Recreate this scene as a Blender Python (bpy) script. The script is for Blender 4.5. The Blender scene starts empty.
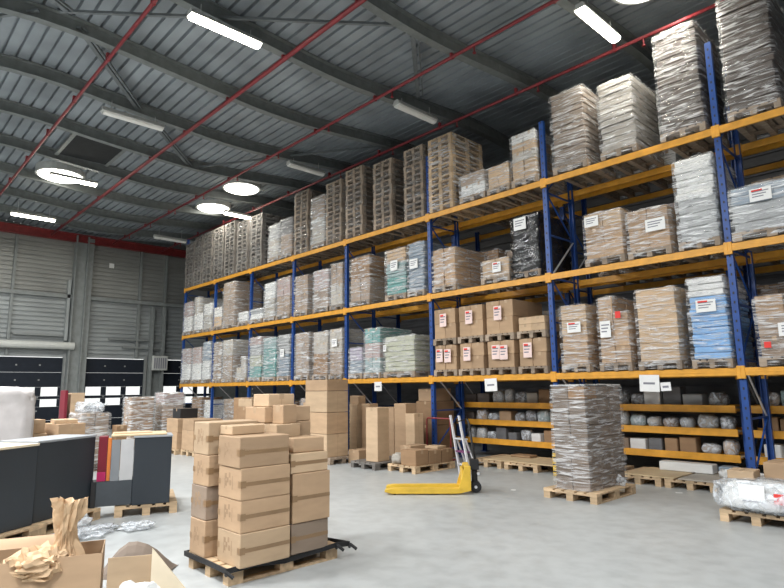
import bpy, bmesh, math, random
from mathutils import Vector, Matrix, noise
random.seed(7)
sc = bpy.context.scene
COL = sc.collection
PI = math.pi
# ------------------------------------------------------------------ materials
def new_mat(name):
    m = bpy.data.materials.new(name); m.use_nodes = True
    nt = m.node_tree
    return m, nt, nt.nodes['Principled BSDF']
def N(nt, t, **kw):
    n = nt.nodes.new(t)
    for k, v in kw.items(): setattr(n, k, v)
    return n
def ramp(nt, fac, stops):
    r = N(nt, 'ShaderNodeValToRGB')
    e = r.color_ramp.elements
    e[0].position, e[0].color = stops[0][0], (*stops[0][1], 1)
    e[1].position, e[1].color = stops[-1][0], (*stops[-1][1], 1)
    for p, c in stops[1:-1]:
        x = e.new(p); x.color = (*c, 1)
    nt.links.new(fac, r.inputs[0]); return r
def scaled(c, k): return tuple(min(1, x*k) for x in c)
def coords(nt, scale=(1, 1, 1)):
    tc = N(nt, 'ShaderNodeTexCoord'); mp = N(nt, 'ShaderNodeMapping')
    mp.inputs['Scale'].default_value = scale
    nt.links.new(tc.outputs['Object'], mp.inputs[0]); return mp.outputs[0]
def mottled(name, c, rough=.7, var=.15, scale=(6, 6, 6), metal=0., bump=0., rnd=.0, spec=.5, detail=3):
    m, nt, b = new_mat(name)
    co = coords(nt, scale)
    nz = N(nt, 'ShaderNodeTexNoise'); nz.inputs['Scale'].default_value = 1; nz.inputs['Detail'].default_value = detail
    nt.links.new(co, nz.inputs['Vector'])
    r = ramp(nt, nz.outputs[0], [(.3, scaled(c, 1-var)), (.7, scaled(c, 1+var))])
    out = r.outputs[0]
    if rnd:
        oi = N(nt, 'ShaderNodeObjectInfo'); hs = N(nt, 'ShaderNodeHueSaturation')
        mr = N(nt, 'ShaderNodeMapRange'); mr.inputs[3].default_value = 1-rnd; mr.inputs[4].default_value = 1+rnd
        nt.links.new(oi.outputs['Random'], mr.inputs[0]); nt.links.new(mr.outputs[0], hs.inputs['Value'])
        nt.links.new(out, hs.inputs['Color']); out = hs.outputs[0]
    nt.links.new(out, b.inputs['Base Color'])
    b.inputs['Roughness'].default_value = rough; b.inputs['Metallic'].default_value = metal
    b.inputs['Specular IOR Level'].default_value = spec
    if bump:
        bp = N(nt, 'ShaderNodeBump'); bp.inputs['Strength'].default_value = bump; bp.inputs['Distance'].default_value = .01
        nt.links.new(nz.outputs[0], bp.inputs['Height']); nt.links.new(bp.outputs[0], b.inputs['Normal'])
    return m
def film(name, c, a0, a1, rough=.20, sc_=(2.6, 2.6, 26)):
    """stretch film: streaky translucent plastic"""
    m, nt, b = new_mat(name)
    co = coords(nt, sc_)
    nz = N(nt, 'ShaderNodeTexNoise'); nz.inputs['Scale'].default_value = 1; nz.inputs['Detail'].default_value = 5
    nz.inputs['Distortion'].default_value = 1.2
    oi = N(nt, 'ShaderNodeObjectInfo')
    ad = N(nt, 'ShaderNodeVectorMath', operation='ADD')
    sc2 = N(nt, 'ShaderNodeMath', operation='MULTIPLY'); sc2.inputs[1].default_value = 60
    nt.links.new(oi.outputs['Random'], sc2.inputs[0])
    nt.links.new(co, ad.inputs[0]); nt.links.new(sc2.outputs[0], ad.inputs[1]); nt.links.new(ad.outputs[0], nz.inputs['Vector'])
    mr = N(nt, 'ShaderNodeMapRange'); mr.inputs[1].default_value = .45; mr.inputs[2].default_value = .66
    mr.inputs[3].default_value = a0; mr.inputs[4].default_value = a1  # opacity streaks: film haze, with highlights painted in as pale bands
    nt.links.new(nz.outputs[0], mr.inputs[0]); nt.links.new(mr.outputs[0], b.inputs['Alpha'])
    b.inputs['Base Color'].default_value = (*c, 1); b.inputs['Roughness'].default_value = rough
    b.inputs['Specular IOR Level'].default_value = .9
    bp = N(nt, 'ShaderNodeBump'); bp.inputs['Strength'].default_value = .9; bp.inputs['Distance'].default_value = .03
    nt.links.new(nz.outputs[0], bp.inputs['Height']); nt.links.new(bp.outputs[0], b.inputs['Normal'])
    return m
def emit(name, c, s):
    m, nt, b = new_mat(name)
    b.inputs['Base Color'].default_value = (*c, 1)
    b.inputs['Emission Color'].default_value = (*c, 1); b.inputs['Emission Strength'].default_value = s
    return m
def floor_mat():
    m, nt, b = new_mat('polished_concrete')
    co = coords(nt, (.35, .35, .35)); nz = N(nt, 'ShaderNodeTexNoise'); nz.inputs['Scale'].default_value = 1; nz.inputs['Detail'].default_value = 8
    nt.links.new(co, nz.inputs['Vector'])
    r = ramp(nt, nz.outputs[0], [(.3, (.36, .375, .372)), (.5, (.41, .425, .42)), (.72, (.47, .48, .47))])
    co2 = coords(nt, (5, 5, 5)); n2 = N(nt, 'ShaderNodeTexNoise'); n2.inputs['Scale'].default_value = 1; n2.inputs['Detail'].default_value = 6
    nt.links.new(co2, n2.inputs['Vector'])
    r2 = ramp(nt, n2.outputs[0], [(.25, (.8, .8, .8)), (.6, (1, 1, 1))])
    mx = N(nt, 'ShaderNodeMix', data_type='RGBA', blend_type='MULTIPLY'); mx.inputs[0].default_value = 1
    nt.links.new(r.outputs[0], mx.inputs[6]); nt.links.new(r2.outputs[0], mx.inputs[7])
    nt.links.new(mx.outputs[2], b.inputs['Base Color'])
    mr = N(nt, 'ShaderNodeMapRange'); mr.inputs[3].default_value = .32; mr.inputs[4].default_value = .5
    nt.links.new(n2.outputs[0], mr.inputs[0]); nt.links.new(mr.outputs[0], b.inputs['Roughness'])
    return m
def carton_mat(name, c):
    m, nt, b = new_mat(name)
    co = coords(nt, (2.5, 2.5, 9)); nz = N(nt, 'ShaderNodeTexNoise'); nz.inputs['Scale'].default_value = 1; nz.inputs['Detail'].default_value = 4
    nt.links.new(co, nz.inputs['Vector'])
    r = ramp(nt, nz.outputs[0], [(.3, scaled(c, .9)), (.7, scaled(c, 1.1))])
    oi = N(nt, 'ShaderNodeObjectInfo'); hs = N(nt, 'ShaderNodeHueSaturation')
    mr = N(nt, 'ShaderNodeMapRange'); mr.inputs[3].default_value = .85; mr.inputs[4].default_value = 1.14
    nt.links.new(oi.outputs['Random'], mr.inputs[0]); nt.links.new(mr.outputs[0], hs.inputs['Value'])
    nt.links.new(r.outputs[0], hs.inputs['Color']); nt.links.new(hs.outputs[0], b.inputs['Base Color'])
    b.inputs['Roughness'].default_value = .75; b.inputs['Specular IOR Level'].default_value = .3
    return m
M = {}
M['floor'] = floor_mat()
M['deck'] = mottled('roof_deck_steel', (.25, .28, .30), .5, .25, (.9, .9, .9), .15, 0, 0, .5, 2)
M['beam'] = mottled('painted_roof_steel', (.16, .175, .17), .55, .15)
M['brace'] = mottled('brace_steel', (.13, .145, .15), .5, .15)
M['wall'] = mottled('wall_cladding', (.26, .265, .25), .5, .14, (.6, .6, 1.5), .2)
M['wallblue'] = mottled('wall_lower_cladding', (.29, .31, .31), .5, .12, (.6, .6, 1.5), .2)
M['column'] = mottled('column_steel', (.20, .215, .21), .55, .12)
M['red'] = mottled('red_sprinkler_paint', (.22, .022, .028), .45, .2)
M['redgirder'] = mottled('red_girder_paint', (.20, .02, .02), .5, .2)
M['blue'] = mottled('blue_upright_paint', (.012, .062, .26), .38, .12)
M['orange'] = mottled('orange_beam_paint', (.72, .34, .035), .42, .12)
M['yellow'] = mottled('yellow_truck_paint', (.70, .45, .05), .4, .1)
M['door'] = mottled('dock_door_panel', (.010, .014, .022), .6, .15, spec=.25)
M['dooredge'] = mottled('door_track_steel', (.30, .31, .30), .4, .1, metal=.4)
M['black'] = mottled('black_rubber', (.015, .015, .016), .6, .2)
M['darkfilmgoods'] = mottled('black_goods', (.02, .022, .024), .5, .2)
M['charcoal'] = mottled('charcoal_cabinet', (.028, .036, .045), .42, .1, (1.5, 1.5, 1.5))
M['charcoal2'] = mottled('drawer_charcoal', (.055, .065, .075), .4, .1)
M['cabtop'] = mottled('grey_cabinet_top', (.32, .34, .36), .5, .06)
M['paletop'] = mottled('pale_beech_top', (.72, .62, .46), .5, .06)
M['board'] = mottled('plywood_board', (.60, .46, .28), .6, .1, (1, 8, 8))
M['wood'] = mottled('pallet_wood', (.50, .36, .22), .75, .25, (3, 14, 14), rnd=.2)
M['woodgrey'] = mottled('weathered_pallet_wood', (.30, .235, .175), .8, .25, (3, 14, 14), rnd=.25)
M['wooddark'] = mottled('dark_pallet_wood', (.16, .145, .13), .8, .2, (3, 14, 14), rnd=.2)
M['carton'] = carton_mat('kraft_carton', (.42, .285, .175))
M['cartonash'] = carton_mat('ash_brown_carton', (.20, .158, .125))
M['cartonlt'] = carton_mat('light_carton', (.50, .36, .23))
M['cartondk'] = carton_mat('brown_carton', (.29, .18, .10))
M['cartongr'] = carton_mat('greyed_carton', (.31, .235, .175))
M['umber'] = mottled('dark_umber_crate', (.085, .068, .058), .6, .2, (3, 3, 12), rnd=.25)
M['stone'] = mottled('stone_beige_pack', (.27, .25, .22), .6, .12, (3, 3, 12), rnd=.1)
M['tape'] = mottled('brown_parcel_tape', (.27, .17, .09), .3, .1)
M['tapelt'] = mottled('clear_tape', (.47, .34, .22), .25, .1)
M['print'] = mottled('carton_print', (.33, .22, .13), .8, .1)
M['paper'] = mottled('white_paper', (.80, .80, .78), .7, .04)
M['ink'] = mottled('grey_ink', (.22, .22, .25), .8, .05)
M['redink'] = mottled('red_ink', (.75, .05, .04), .7, .05)
M['pinkpaper'] = mottled('pinkish_paper', (.80, .62, .58), .7, .04)
M['kraft'] = mottled('kraft_paper', (.56, .39, .235), .75, .12, (14, 14, 14), bump=.3)
M['white'] = mottled('white_pack', (.72, .72, .70), .5, .08, (3, 3, 12))
M['whitebag'] = mottled('white_woven_bag', (.52, .49, .48), .5, .08, (5, 5, 5), bump=.4)
M['grey'] = mottled('grey_pack', (.36, .37, .37), .6, .12, (3, 3, 12), rnd=.12)
M['greydk'] = mottled('dark_grey_pack', (.14, .14, .145), .6, .15, (3, 3, 12), rnd=.15)
M['greybeige'] = mottled('beige_grey_pack', (.42, .385, .33), .6, .12, (3, 3, 12), rnd=.1)
M['bluegrey'] = mottled('blue_grey_pack', (.24, .30, .36), .55, .1, (3, 3, 12), rnd=.08)
M['bluepack'] = mottled('light_blue_pack', (.22, .42, .70), .5, .1, (3, 3, 12), rnd=.06)
M['teal'] = mottled('teal_pack', (.11, .30, .28), .5, .12, (3, 3, 12), rnd=.08)
M['tealgrey'] = mottled('grey_teal_pack', (.26, .36, .36), .55, .12, (3, 3, 12), rnd=.08)
M['palegreen'] = mottled('pale_green_pack', (.42, .43, .33), .6, .08, (3, 3, 12), rnd=.05)
M['pinkgoods'] = mottled('pinkish_pack', (.38, .29, .27), .6, .1, (3, 3, 12), rnd=.08)
M['lav'] = mottled('lavender_pack', (.40, .36, .44), .6, .1, (3, 3, 12))
M['redboard'] = mottled('dark_red_board', (.17, .008, .02), .45, .08)
M['magenta'] = mottled('magenta_board', (.40, .01, .09), .45, .08)
M['orangeboard'] = mottled('orange_board', (.68, .20, .04), .5, .08)
M['greyboard'] = mottled('mid_grey_board', (.22, .235, .25), .5, .06)
M['whiteboard'] = mottled('off_white_board', (.50, .50, .50), .5, .05)
M['alu'] = mottled('aluminium', (.72, .72, .74), .35, .06, metal=.3)
M['purple'] = mottled('purple_plastic', (.16, .04, .13), .5, .1)
M['panelbox'] = mottled('pale_electric_box', (.50, .51, .48), .5, .05)
M['lampbody'] = mottled('lamp_housing', (.45, .46, .44), .5, .05)
M['vent'] = mottled('dark_smoke_vent', (.012, .014, .015), .95, .2)
M['tube_on'] = emit('tube_light_on', (1, .95, .80), 22)
M['tube_off'] = mottled('tube_diffuser_unlit', (.78, .78, .74), .3, .04)
M['sky'] = emit('daylight_dome', (1, .97, .88), 5.0)
M['filmclear'] = film('stretch_film', (.80, .80, .80), .02, .66)
M['filmmilk'] = film('milky_film', (.84, .86, .87), .08, .80)
M['filmdark'] = film('dull_film', (.40, .40, .39), .03, .55)
M['filmblack'] = film('black_film', (.010, .010, .011), .96, 1.0, .16, (5, 5, 7))
M['plastic'] = film('clear_plastic_sheet', (.80, .84, .88), .25, .8, .15, (9, 9, 9))
def glass_mat():
    m, nt, b = new_mat('window_glass')
    b.inputs['Base Color'].default_value = (.95, .98, 1, 1); b.inputs['Roughness'].default_value = .05
    b.inputs['Alpha'].default_value = .07
    return m
M['glass'] = glass_mat()
# ------------------------------------------------------------------ mesh helpers
class MB:
    def __init__(s): s.v = []; s.f = []; s.mi = []; s.mats = []
    def m(s, mat):
        if mat not in s.mats: s.mats.append(mat)
        return s.mats.index(mat)
    def box(s, x0, x1, y0, y1, z0, z1, mat, T=None):
        i = len(s.v)
        for z in (z0, z1):
            for x, y in ((x0, y0), (x1, y0), (x1, y1), (x0, y1)):
                p = Vector((x, y, z)); s.v.append(tuple(T @ p) if T else tuple(p))
        k = s.m(mat)
        for f in ((3, 2, 1, 0), (4, 5, 6, 7), (0, 1, 5, 4), (1, 2, 6, 5), (2, 3, 7, 6), (3, 0, 4, 7)):
            s.f.append([i+a for a in f]); s.mi.append(k)
    def tube(s, pts, r, mat, n=8, cap=True):
        pts = [Vector(p) for p in pts]; k = s.m(mat); base = len(s.v); up0 = None
        rs = r if isinstance(r, (list, tuple)) else [r]*len(pts)
        for j, p in enumerate(pts):
            d = (pts[min(j+1, len(pts)-1)] - pts[max(j-1, 0)]).normalized()
            up = Vector((0, 0, 1)) if abs(d.z) < .95 else Vector((1, 0, 0))
            if up0 is not None: up = up0
            a = d.cross(up).normalized(); b = a.cross(d).normalized(); up0 = b
            for q in range(n):
                t = 2*PI*q/n; s.v.append(tuple(p + (a*math.cos(t) + b*math.sin(t))*rs[j]))
        for j in range(len(pts)-1):
            for q in range(n):
                a = base+j*n+q; b = base+j*n+(q+1) % n
                s.f.append([a, b, b+n, a+n]); s.mi.append(k)
        if cap:
            s.f.append([base+q for q in range(n)][::-1]); s.mi.append(k)
            s.f.append([base+(len(pts)-1)*n+q for q in range(n)]); s.mi.append(k)
    def bar(s, a, b, w, t, mat, up=Vector((0, 0, 1))):
        a = Vector(a); b = Vector(b); d = (b-a); L = d.length; d.normalize()
        x = d.cross(up).normalized(); z = x.cross(d).normalized()
        T = Matrix.Translation(a) @ Matrix((x, d, z)).transposed().to_4x4()
        s.box(-w/2, w/2, 0, L, -t/2, t/2, mat, T)
    def prism(s, poly, axis, a0, a1, mat):
        """poly: 2D outline (counter-clockwise) in the two remaining axes"""
        i = len(s.v); n = len(poly); k = s.m(mat)
        for a in (a0, a1):
            for u, w in poly:
                s.v.append({'x': (a, u, w), 'y': (u, a, w), 'z': (u, w, a)}[axis])
        s.f.append([i+q for q in range(n)][::-1]); s.mi.append(k)
        s.f.append([i+n+q for q in range(n)]); s.mi.append(k)
        for q in range(n):
            s.f.append([i+q, i+(q+1) % n, i+n+(q+1) % n, i+n+q]); s.mi.append(k)
    def mesh(s, name, bevel=0, smooth=False):
        me = bpy.data.meshes.new(name); me.from_pydata(s.v, [], s.f)
        for m in s.mats: me.materials.append(M[m])
        for p, k in zip(me.polygons, s.mi): p.material_index = k; p.use_smooth = smooth
        bm = bmesh.new(); bm.from_mesh(me)
        if bevel:
            bmesh.ops.bevel(bm, geom=list(bm.edges), offset=bevel, segments=1, affect='EDGES', profile=.5, clamp_overlap=True)
        bmesh.ops.recalc_face_normals(bm, faces=bm.faces)
        bm.to_mesh(me); bm.free(); me.update()
        return me
def link(name, me, parent=None, loc=(0, 0, 0), rz=0, rot=None):
    o = bpy.data.objects.new(name, me); COL.objects.link(o)
    o.location = loc; o.rotation_euler = rot if rot else (0, 0, rz)
    if parent: o.parent = parent
    return o
def tag(o, label, cat, group=None):
    o['label'] = label; o['category'] = cat
    if group: o['group'] = group
    return o
def root(name, label, cat, loc, rz=0, group=None):
    return tag(link(name, None, None, loc, rz), label, cat, group)
def struct(o): o['kind'] = 'structure'; return o
# ------------------------------------------------------------------ roof profile
PROF = [(-14, 7.9), (-9, 8.35), (-6, 8.2), (-3, 8.2), (0, 8.36), (1.2, 8.55), (2.3, 8.70), (3.3, 8.63), (4.6, 8.53), (6.2, 8.43), (7.3, 8.38), (8.4, 8.43), (9.5, 8.53), (10.7, 8.64), (12.2, 8.74), (14, 8.62), (17, 8.4)]
def zr(y):
    for (a, za), (b, zb) in zip(PROF, PROF[1:]):
        if a <= y <= b:
            t = (y-a)/(b-a); return za+(zb-za)*t
    return PROF[0][1] if y < PROF[0][0] else PROF[-1][1]
def zrs(y): return sum(zr(y+d*.35) for d in (-2, -1, 0, 1, 2))/5
BD = .30                                                     # beam depth
XB = [-28.45+2.37*k for k in range(15)]                      # roof beam planes
XW, YB = -28.0, 16.0
# floor
b = MB(); b.box(-29, 16, -14, 17, -.2, 0, 'floor'); struct(link('floor', b.mesh('floor')))
# corrugated ceiling deck, open where domes and vent sit is not needed: they hang just below it
def deck():
    ys = []; p = .26; y = -13.5
    while y < 16.2:
        ys += [(y, 0), (y+p*.76, 0), (y+p*.80, .085), (y+p*.95, .085)]; y += p
    v = []; f = []
    for x in (XW-.6, 9.5):
        for (yy, dz) in ys: v.append((x, yy, zrs(yy)+BD+dz+.005))
    n = len(ys)
    for i in range(n-1): f.append((i, i+1, n+i+1, n+i))
    me = bpy.data.meshes.new('ceiling'); me.from_pydata(v, [], f); me.materials.append(M['deck'])
    bm = bmesh.new(); bm.from_mesh(me); bmesh.ops.solidify(bm, geom=bm.faces, thickness=.02); bmesh.ops.recalc_face_normals(bm, faces=bm.faces); bm.to_mesh(me); bm.free()
    return me
struct(link('ceiling', deck()))
def roof_beam():
    v = []; f = []
    ys = [-13+.5*k for k in range(59)]
    sec = [(-.09, 0), (.09, 0), (.09, .02), (.012, .03), (.012, BD-.03), (.09, BD-.02), (.09, BD), (-.09, BD), (-.09, BD-.02), (-.012, BD-.03), (-.012, .03), (-.09, .02)]
    for y in ys:
        for (x, z) in sec: v.append((x, y, zrs(y)+z))
    n = len(sec)
    for i in range(len(ys)-1):
        for q in range(n): f.append((i*n+q, i*n+(q+1) % n, (i+1)*n+(q+1) % n, (i+1)*n+q))
    f.append(tuple(range(n))); f.append(tuple(range((len(ys)-1)*n, len(ys)*n)))
    me = bpy.data.meshes.new('roof_beam'); me.from_pydata(v, [], f); me.materials.append(M['beam'])
    bm = bmesh.new(); bm.from_mesh(me)
    bmesh.ops.recalc_face_normals(bm, faces=bm.faces); bm.to_mesh(me); bm.free()
    return me
bme = roof_beam()
for i, x in enumerate(XB): struct(link('trim_%d' % (i+1), bme, None, (x, 0, 0)))
# ------------------------------------------------------------------ walls
def cladding(name, mat, segs, pitch, axis):
    """segs: list of (a0,a1,z0,z1) rectangles; horizontal ribs"""
    b = MB()
    for (a0, a1, z0, z1) in segs:
        z = z0
        while z < z1-.001:
            t = min(z+pitch, z1); h = t-z
            prof = [(-.06, z), (.035, z), (.035, z+h*.6), (-.02, z+h*.68), (-.02, t-.0005), (-.06, t-.0005)]
            if axis == 'y': b.prism([(XW+u, w) for u, w in prof], 'y', a0, a1, mat)
            else: b.prism([(YB-u, w) for u, w in prof], 'x', a0, a1, mat)
            z = t
    return struct(link(name, b.mesh(name)))
# the prism on axis y wants (x,z)
DO = [(1.05, 3.45), (4.30, 6.85), (7.72, 10.28), (11.15, 13.7)]         # dock door openings
segs = []
a = -13.5
for (d0, d1) in DO: segs.append((a, d0, 0, 3.15)); a = d1
segs.append((a, 16, 0, 3.15))
wl = MB()
def lower():
    b = MB()
    for (a0, a1, z0, z1) in segs: b.box(XW-.1, XW+.02, a0, a1, z0, z1, 'column')
    return b.mesh('wall_left_lower')
wL = cladding('wall_left', 'wallblue', [(-13.5, 16, 3.15, 5.75)], .19, 'y')
o = link('upper_cladding', None)
bpy.data.objects.remove(o)
b = MB()
z = 5.75
while z < 8.62:
    t = min(z+.19, 8.62); h = t-z
    b.prism([(XW+u, w) for u, w in [(-.06, z), (.035, z), (.035, z+h*.6), (-.02, z+h*.68), (-.02, t), (-.06, t)]], 'y', -13.5, 16, 'wall'); z = t
link('upper_cladding', b.mesh('upper_cladding'), wL)
link('dock_wall', lower(), wL)
cladding('wall_back', 'greydk', [(XW, 9, 0, 8.6)], .25, 'x')
b = MB(); b.box(9.4, 9.5, -13.5, 16, 0, 8.9, 'greydk'); struct(link('wall_right', b.mesh('wall_right')))  # unseen side wall, added dark to cut the light from the right
# wall posts and girts
def wt(name_i, *bx):
    b = MB()
    for q in bx: b.box(*q)
    return struct(link('trim_%d' % name_i, b.mesh('trim')))
wt(21, (XW+.04, XW+.40, 6.95, 7.0, 0, 8.5, 'column'), (XW+.04, XW+.40, 7.42, 7.47, 0, 8.5, 'column'), (XW+.2, XW+.24, 7.0, 7.42, 0, 8.5, 'column'), (XW+.04, XW+.3, 7.47, 7.7, 0, 8.45, 'column'))
wt(22, (XW+.04, XW+.16, 4.70, 4.80, 3.2, 8.3, 'column'))
wt(23, (XW+.04, XW+.16, 9.80, 9.92, 3.2, 8.3, 'column'))
wt(24, (XW+.04, XW+.22, -13, 16, 5.70, 5.86, 'column'))
wt(25, (XW+.04, XW+.16, 11.0, 11.12, 3.2, 8.3, 'column'))
wt(26, (XW+.04, XW+.22, 6.78, 6.9, 3.85, 6.5, 'wallblue'))
wt(27, (XW+.04, XW+.30, 10.42, 10.55, 0, 5.6, 'column'), (XW+.04, XW+.30, 10.98, 11.1, 0, 5.6, 'column'))
# red girder along the wall
b = MB(); b.box(XW+.12, XW+.34, -13, 15.8, 8.22, 8.26, 'redgirder'); b.box(XW+.21, XW+.25, -13, 15.8, 8.26, 8.54, 'redgirder'); b.box(XW+.12, XW+.34, -13, 15.8, 8.54, 8.58, 'redgirder')
link('wall_girder', b.mesh('wall_girder')); tag(bpy.data.objects['wall_girder'], 'long dark red girder running along the top of the dock door wall', 'girder')
# doors
for i, (y0, y1) in enumerate(DO):
    b = MB(); x0, x1 = XW-.06, XW-.02
    w = (y1-y0); cw = w/3
    zs = [(0, .5), (.5, 1.07), (1.38, 1.51), (1.88, 2.5), (2.5, 3.13)]
    for z0, z1 in zs: b.box(x0, x1, y0, y1, z0+.004, z1-.004, 'door')
    for (z0, z1) in ((1.07, 1.38), (1.51, 1.88)):
        for k in range(4):
            yc = y0+k*cw
            b.box(x0, x1, max(y0, yc-.11), min(y1, yc+.11), z0, z1, 'door')
    d = struct(link('door_%d' % (i+1), b.mesh('door')))
    g = MB()
    for (z0, z1) in ((1.07, 1.38), (1.51, 1.88)):
        g.box(x0+.015, x0+.02, y0+.02, y1-.02, z0, z1, 'glass')
    link('window_pane', g.mesh('window_pane'), d)
    g = MB()
    for y in (y0-.09, y1+.02): g.box(XW+.03, XW+.11, y, y+.07, 0, 3.3, 'dooredge')
    link('door_track', g.mesh('door_track'), d)
    g = MB()
    for y in (y0+cw, y0+2*cw):
        for z in (2.18, 2.8, 1.45, .9): g.box(XW-.02, XW+.0, y-.03, y+.03, z-.03, z+.03, 'dooredge')
    link('hinge', g.mesh('hinge'), d)
# wall fittings
b = MB(); b.tube([(XW+.34, -8, 3.62), (XW+.34, 7.15, 3.62)], .16, 'panelbox', 12)
tag(link('roller_blind_tube', b.mesh('roller')), 'long pale horizontal tube mounted above the leftmost dock door', 'tube')
b = MB(); b.box(XW+.34, XW+.5, 10.5, 11.2, 2.62, 3.3, 'panelbox')
o = tag(link('control_box', b.mesh('control_box', .02)), 'pale square control box on the pillar between two dock doors', 'box')
b = MB()
for k in range(6): b.box(XW+.5, XW+.51, 10.56+k*.1, 10.62+k*.1, 2.7, 3.2, 'ink')
link('vent_slot', b.mesh('slots'), o)
b = MB(); b.box(XW+.04, XW+.055, 8.45, 8.66, 7.28, 7.5, 'paper'); tag(link('wall_sign', b.mesh('sign')), 'small white square sign high on the cladding wall under the red girder', 'sign')
b = MB(); b.box(XW+.1, XW+.2, 8.6, 11.0, 3.98, 4.06, 'column'); b.box(XW+.1, XW+.2, 9.2, 11.0, 3.62, 3.70, 'column')
tag(link('lift_rail', b.mesh('lift_rail')), 'dark pair of horizontal steel rails above the middle dock door', 'rail')
b = MB(); b.box(XW+.1, XW+.2, 4.9, 6.9, 4.02, 4.1, 'column')
tag(link('lift_rail', b.mesh('lift_rail')), 'thin dark horizontal rail above pale tube over the leftmost dock door', 'rail')
# ------------------------------------------------------------------ pipes, braces
pl = ['leftmost of the red sprinkler pipes, crossing the ceiling at upper left', 'second red sprinkler pipe from the left, passing by the lit tube lamp', 'third red sprinkler pipe from the left under the ceiling', 'rightmost red sprinkler pipe, just above the pallet rack']
for y, lab in zip((3.3, 5.95, 8.45, 10.7), pl):
    z = 8.36
    r = root('sprinkler_pipe', lab, 'pipe', (0, y, z), 0, 'red sprinkler pipes under the roof')
    b = MB(); b.tube([(-27.6, 0, 0), (8, 0, 0)], .036 if y != 5.95 else .048, 'red', 10); link('pipe', b.mesh('pipe', smooth=True), r)
    for x in XB[1:-1]:
        g = MB(); g.box(x-.03, x+.03, -.045, .045, -.04, .14, 'red'); link('pipe_clamp', g.mesh('clamp', .015), r)
    if y > 8:
        for x in [-25.5+2.37*k for k in range(13)]:
            g = MB(); g.tube([(x, 0, -.03), (x, 0, -.16)], .015, 'red', 6); g.tube([(x, 0, -.16), (x, 0, -.18)], .035, 'red', 8); link('sprinkler_head', g.mesh('sprinkler_head'), r)
BR = [((-10.9, 1.7), (-11.4, 2.4), 'short diagonal roof brace at the top left corner of the ceiling'),
      ((-11.8, 2.7), (-14.2, 4.7), 'long diagonal roof brace crossing the leftmost red pipe at upper left'),
      ((-14.7, 5.3), (-16.8, 7.25), 'diagonal roof brace crossing the second red pipe beyond the unlit lamp'),
      ((-11.5, 2.3), (-7.3, 7.0), 'long thin roof brace running above the lit lamp at the top of the picture'),
      ((-12.6, 1.2), (-11.7, 2.0), 'short thin roof brace at the far left edge of the ceiling'),
      ((-7.3, 7.5), (-9.1, 9.5), 'pale roof brace at top centre between two roof beams'),
      ((-16.9, 7.2), (-11.8, 11.1), 'thin roof brace above the farther pallet stacks on the rack')]
for (a, c, lab) in BR:
    b = MB(); za, zc = zrs(a[1])+.12, zrs(c[1])+.12
    w = .09 if 'thin' not in lab else .06
    b.bar((a[0], a[1], za), (c[0], c[1], zc), w, .05, 'brace'); 
    if w > .08: b.bar((a[0]+.08, a[1]+.08, za), (c[0]+.08, c[1]+.08, zc), .03, .05, 'brace')
    tag(link('roof_brace', b.mesh('brace')), lab, 'brace')
# ------------------------------------------------------------------ lamps
def lamp(x, y0, y1, z, on, lab):
    r = root('tube_lamp', lab, 'lamp', (x, (y0+y1)/2, z), 0, 'tube lamps under the roof')
    h = (y1-y0)/2
    b = MB(); b.prism([(-.06, .10), (-.11, .0), (.11, 0), (.06, .10)], 'y', -h, h, 'lampbody'); link('housing', b.mesh('housing'), r)
    b = MB(); b.prism([(-.10, -.005), (-.085, -.05), (-.03, -.075), (.03, -.075), (.085, -.05), (.10, -.005)], 'y', -h+.03, h-.03, 'tube_on' if on else 'tube_off'); link('diffuser', b.mesh('diffuser'), r)
    for s in (-1, 1):
        zt = zrs((y0+y1)/2 + s*h*.7) - z
        b = MB(); b.tube([(0, s*h*.7, .09), (0, s*h*.7, max(zt, .12))], .008, 'lampbody', 6); link('hanger', b.mesh('hanger'), r)
lamp(-9.25, 3.84, 5.27, 8.27, True, 'lit tube lamp at the top left, brightest left of centre')
lamp(-4.5, 8.85, 10.25, 8.28, True, 'lit tube lamp at the top right above the wrapped loads')
lamp(-14.05, 3.84, 5.32, 8.25, False, 'unlit tube lamp at upper left below the diagonal brace')
lamp(-9.2, 8.84, 10.2, 8.27, False, 'unlit pale tube lamp at top centre above the empty pallet stacks')
lamp(-14.0, 9.0, 10.3, 8.27, False, 'unlit tube lamp left of the empty pallet stacks near the rack top')
lamp(-24.2, 3.85, 5.3, 8.1, True, 'lit tube lamp at the far left near the red wall girder')
lamp(-24.2, 9.0, 10.4, 8.1, False, 'unlit tube lamp in the far corner above the end of the rack')
lamp(-19.4, 9.75, 10.95, 8.19, True, 'lit tube lamp beside the round skylights over the far rack end')
lamp(-19.65, 4.05, 5.4, 8.3, True, 'lit tube lamp overlapping the leftmost round skylight')
for (x, y) in ((-4.5, -3), (-14, -3), (-9.3, -7.5), (0.2, 3)): pass
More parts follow.
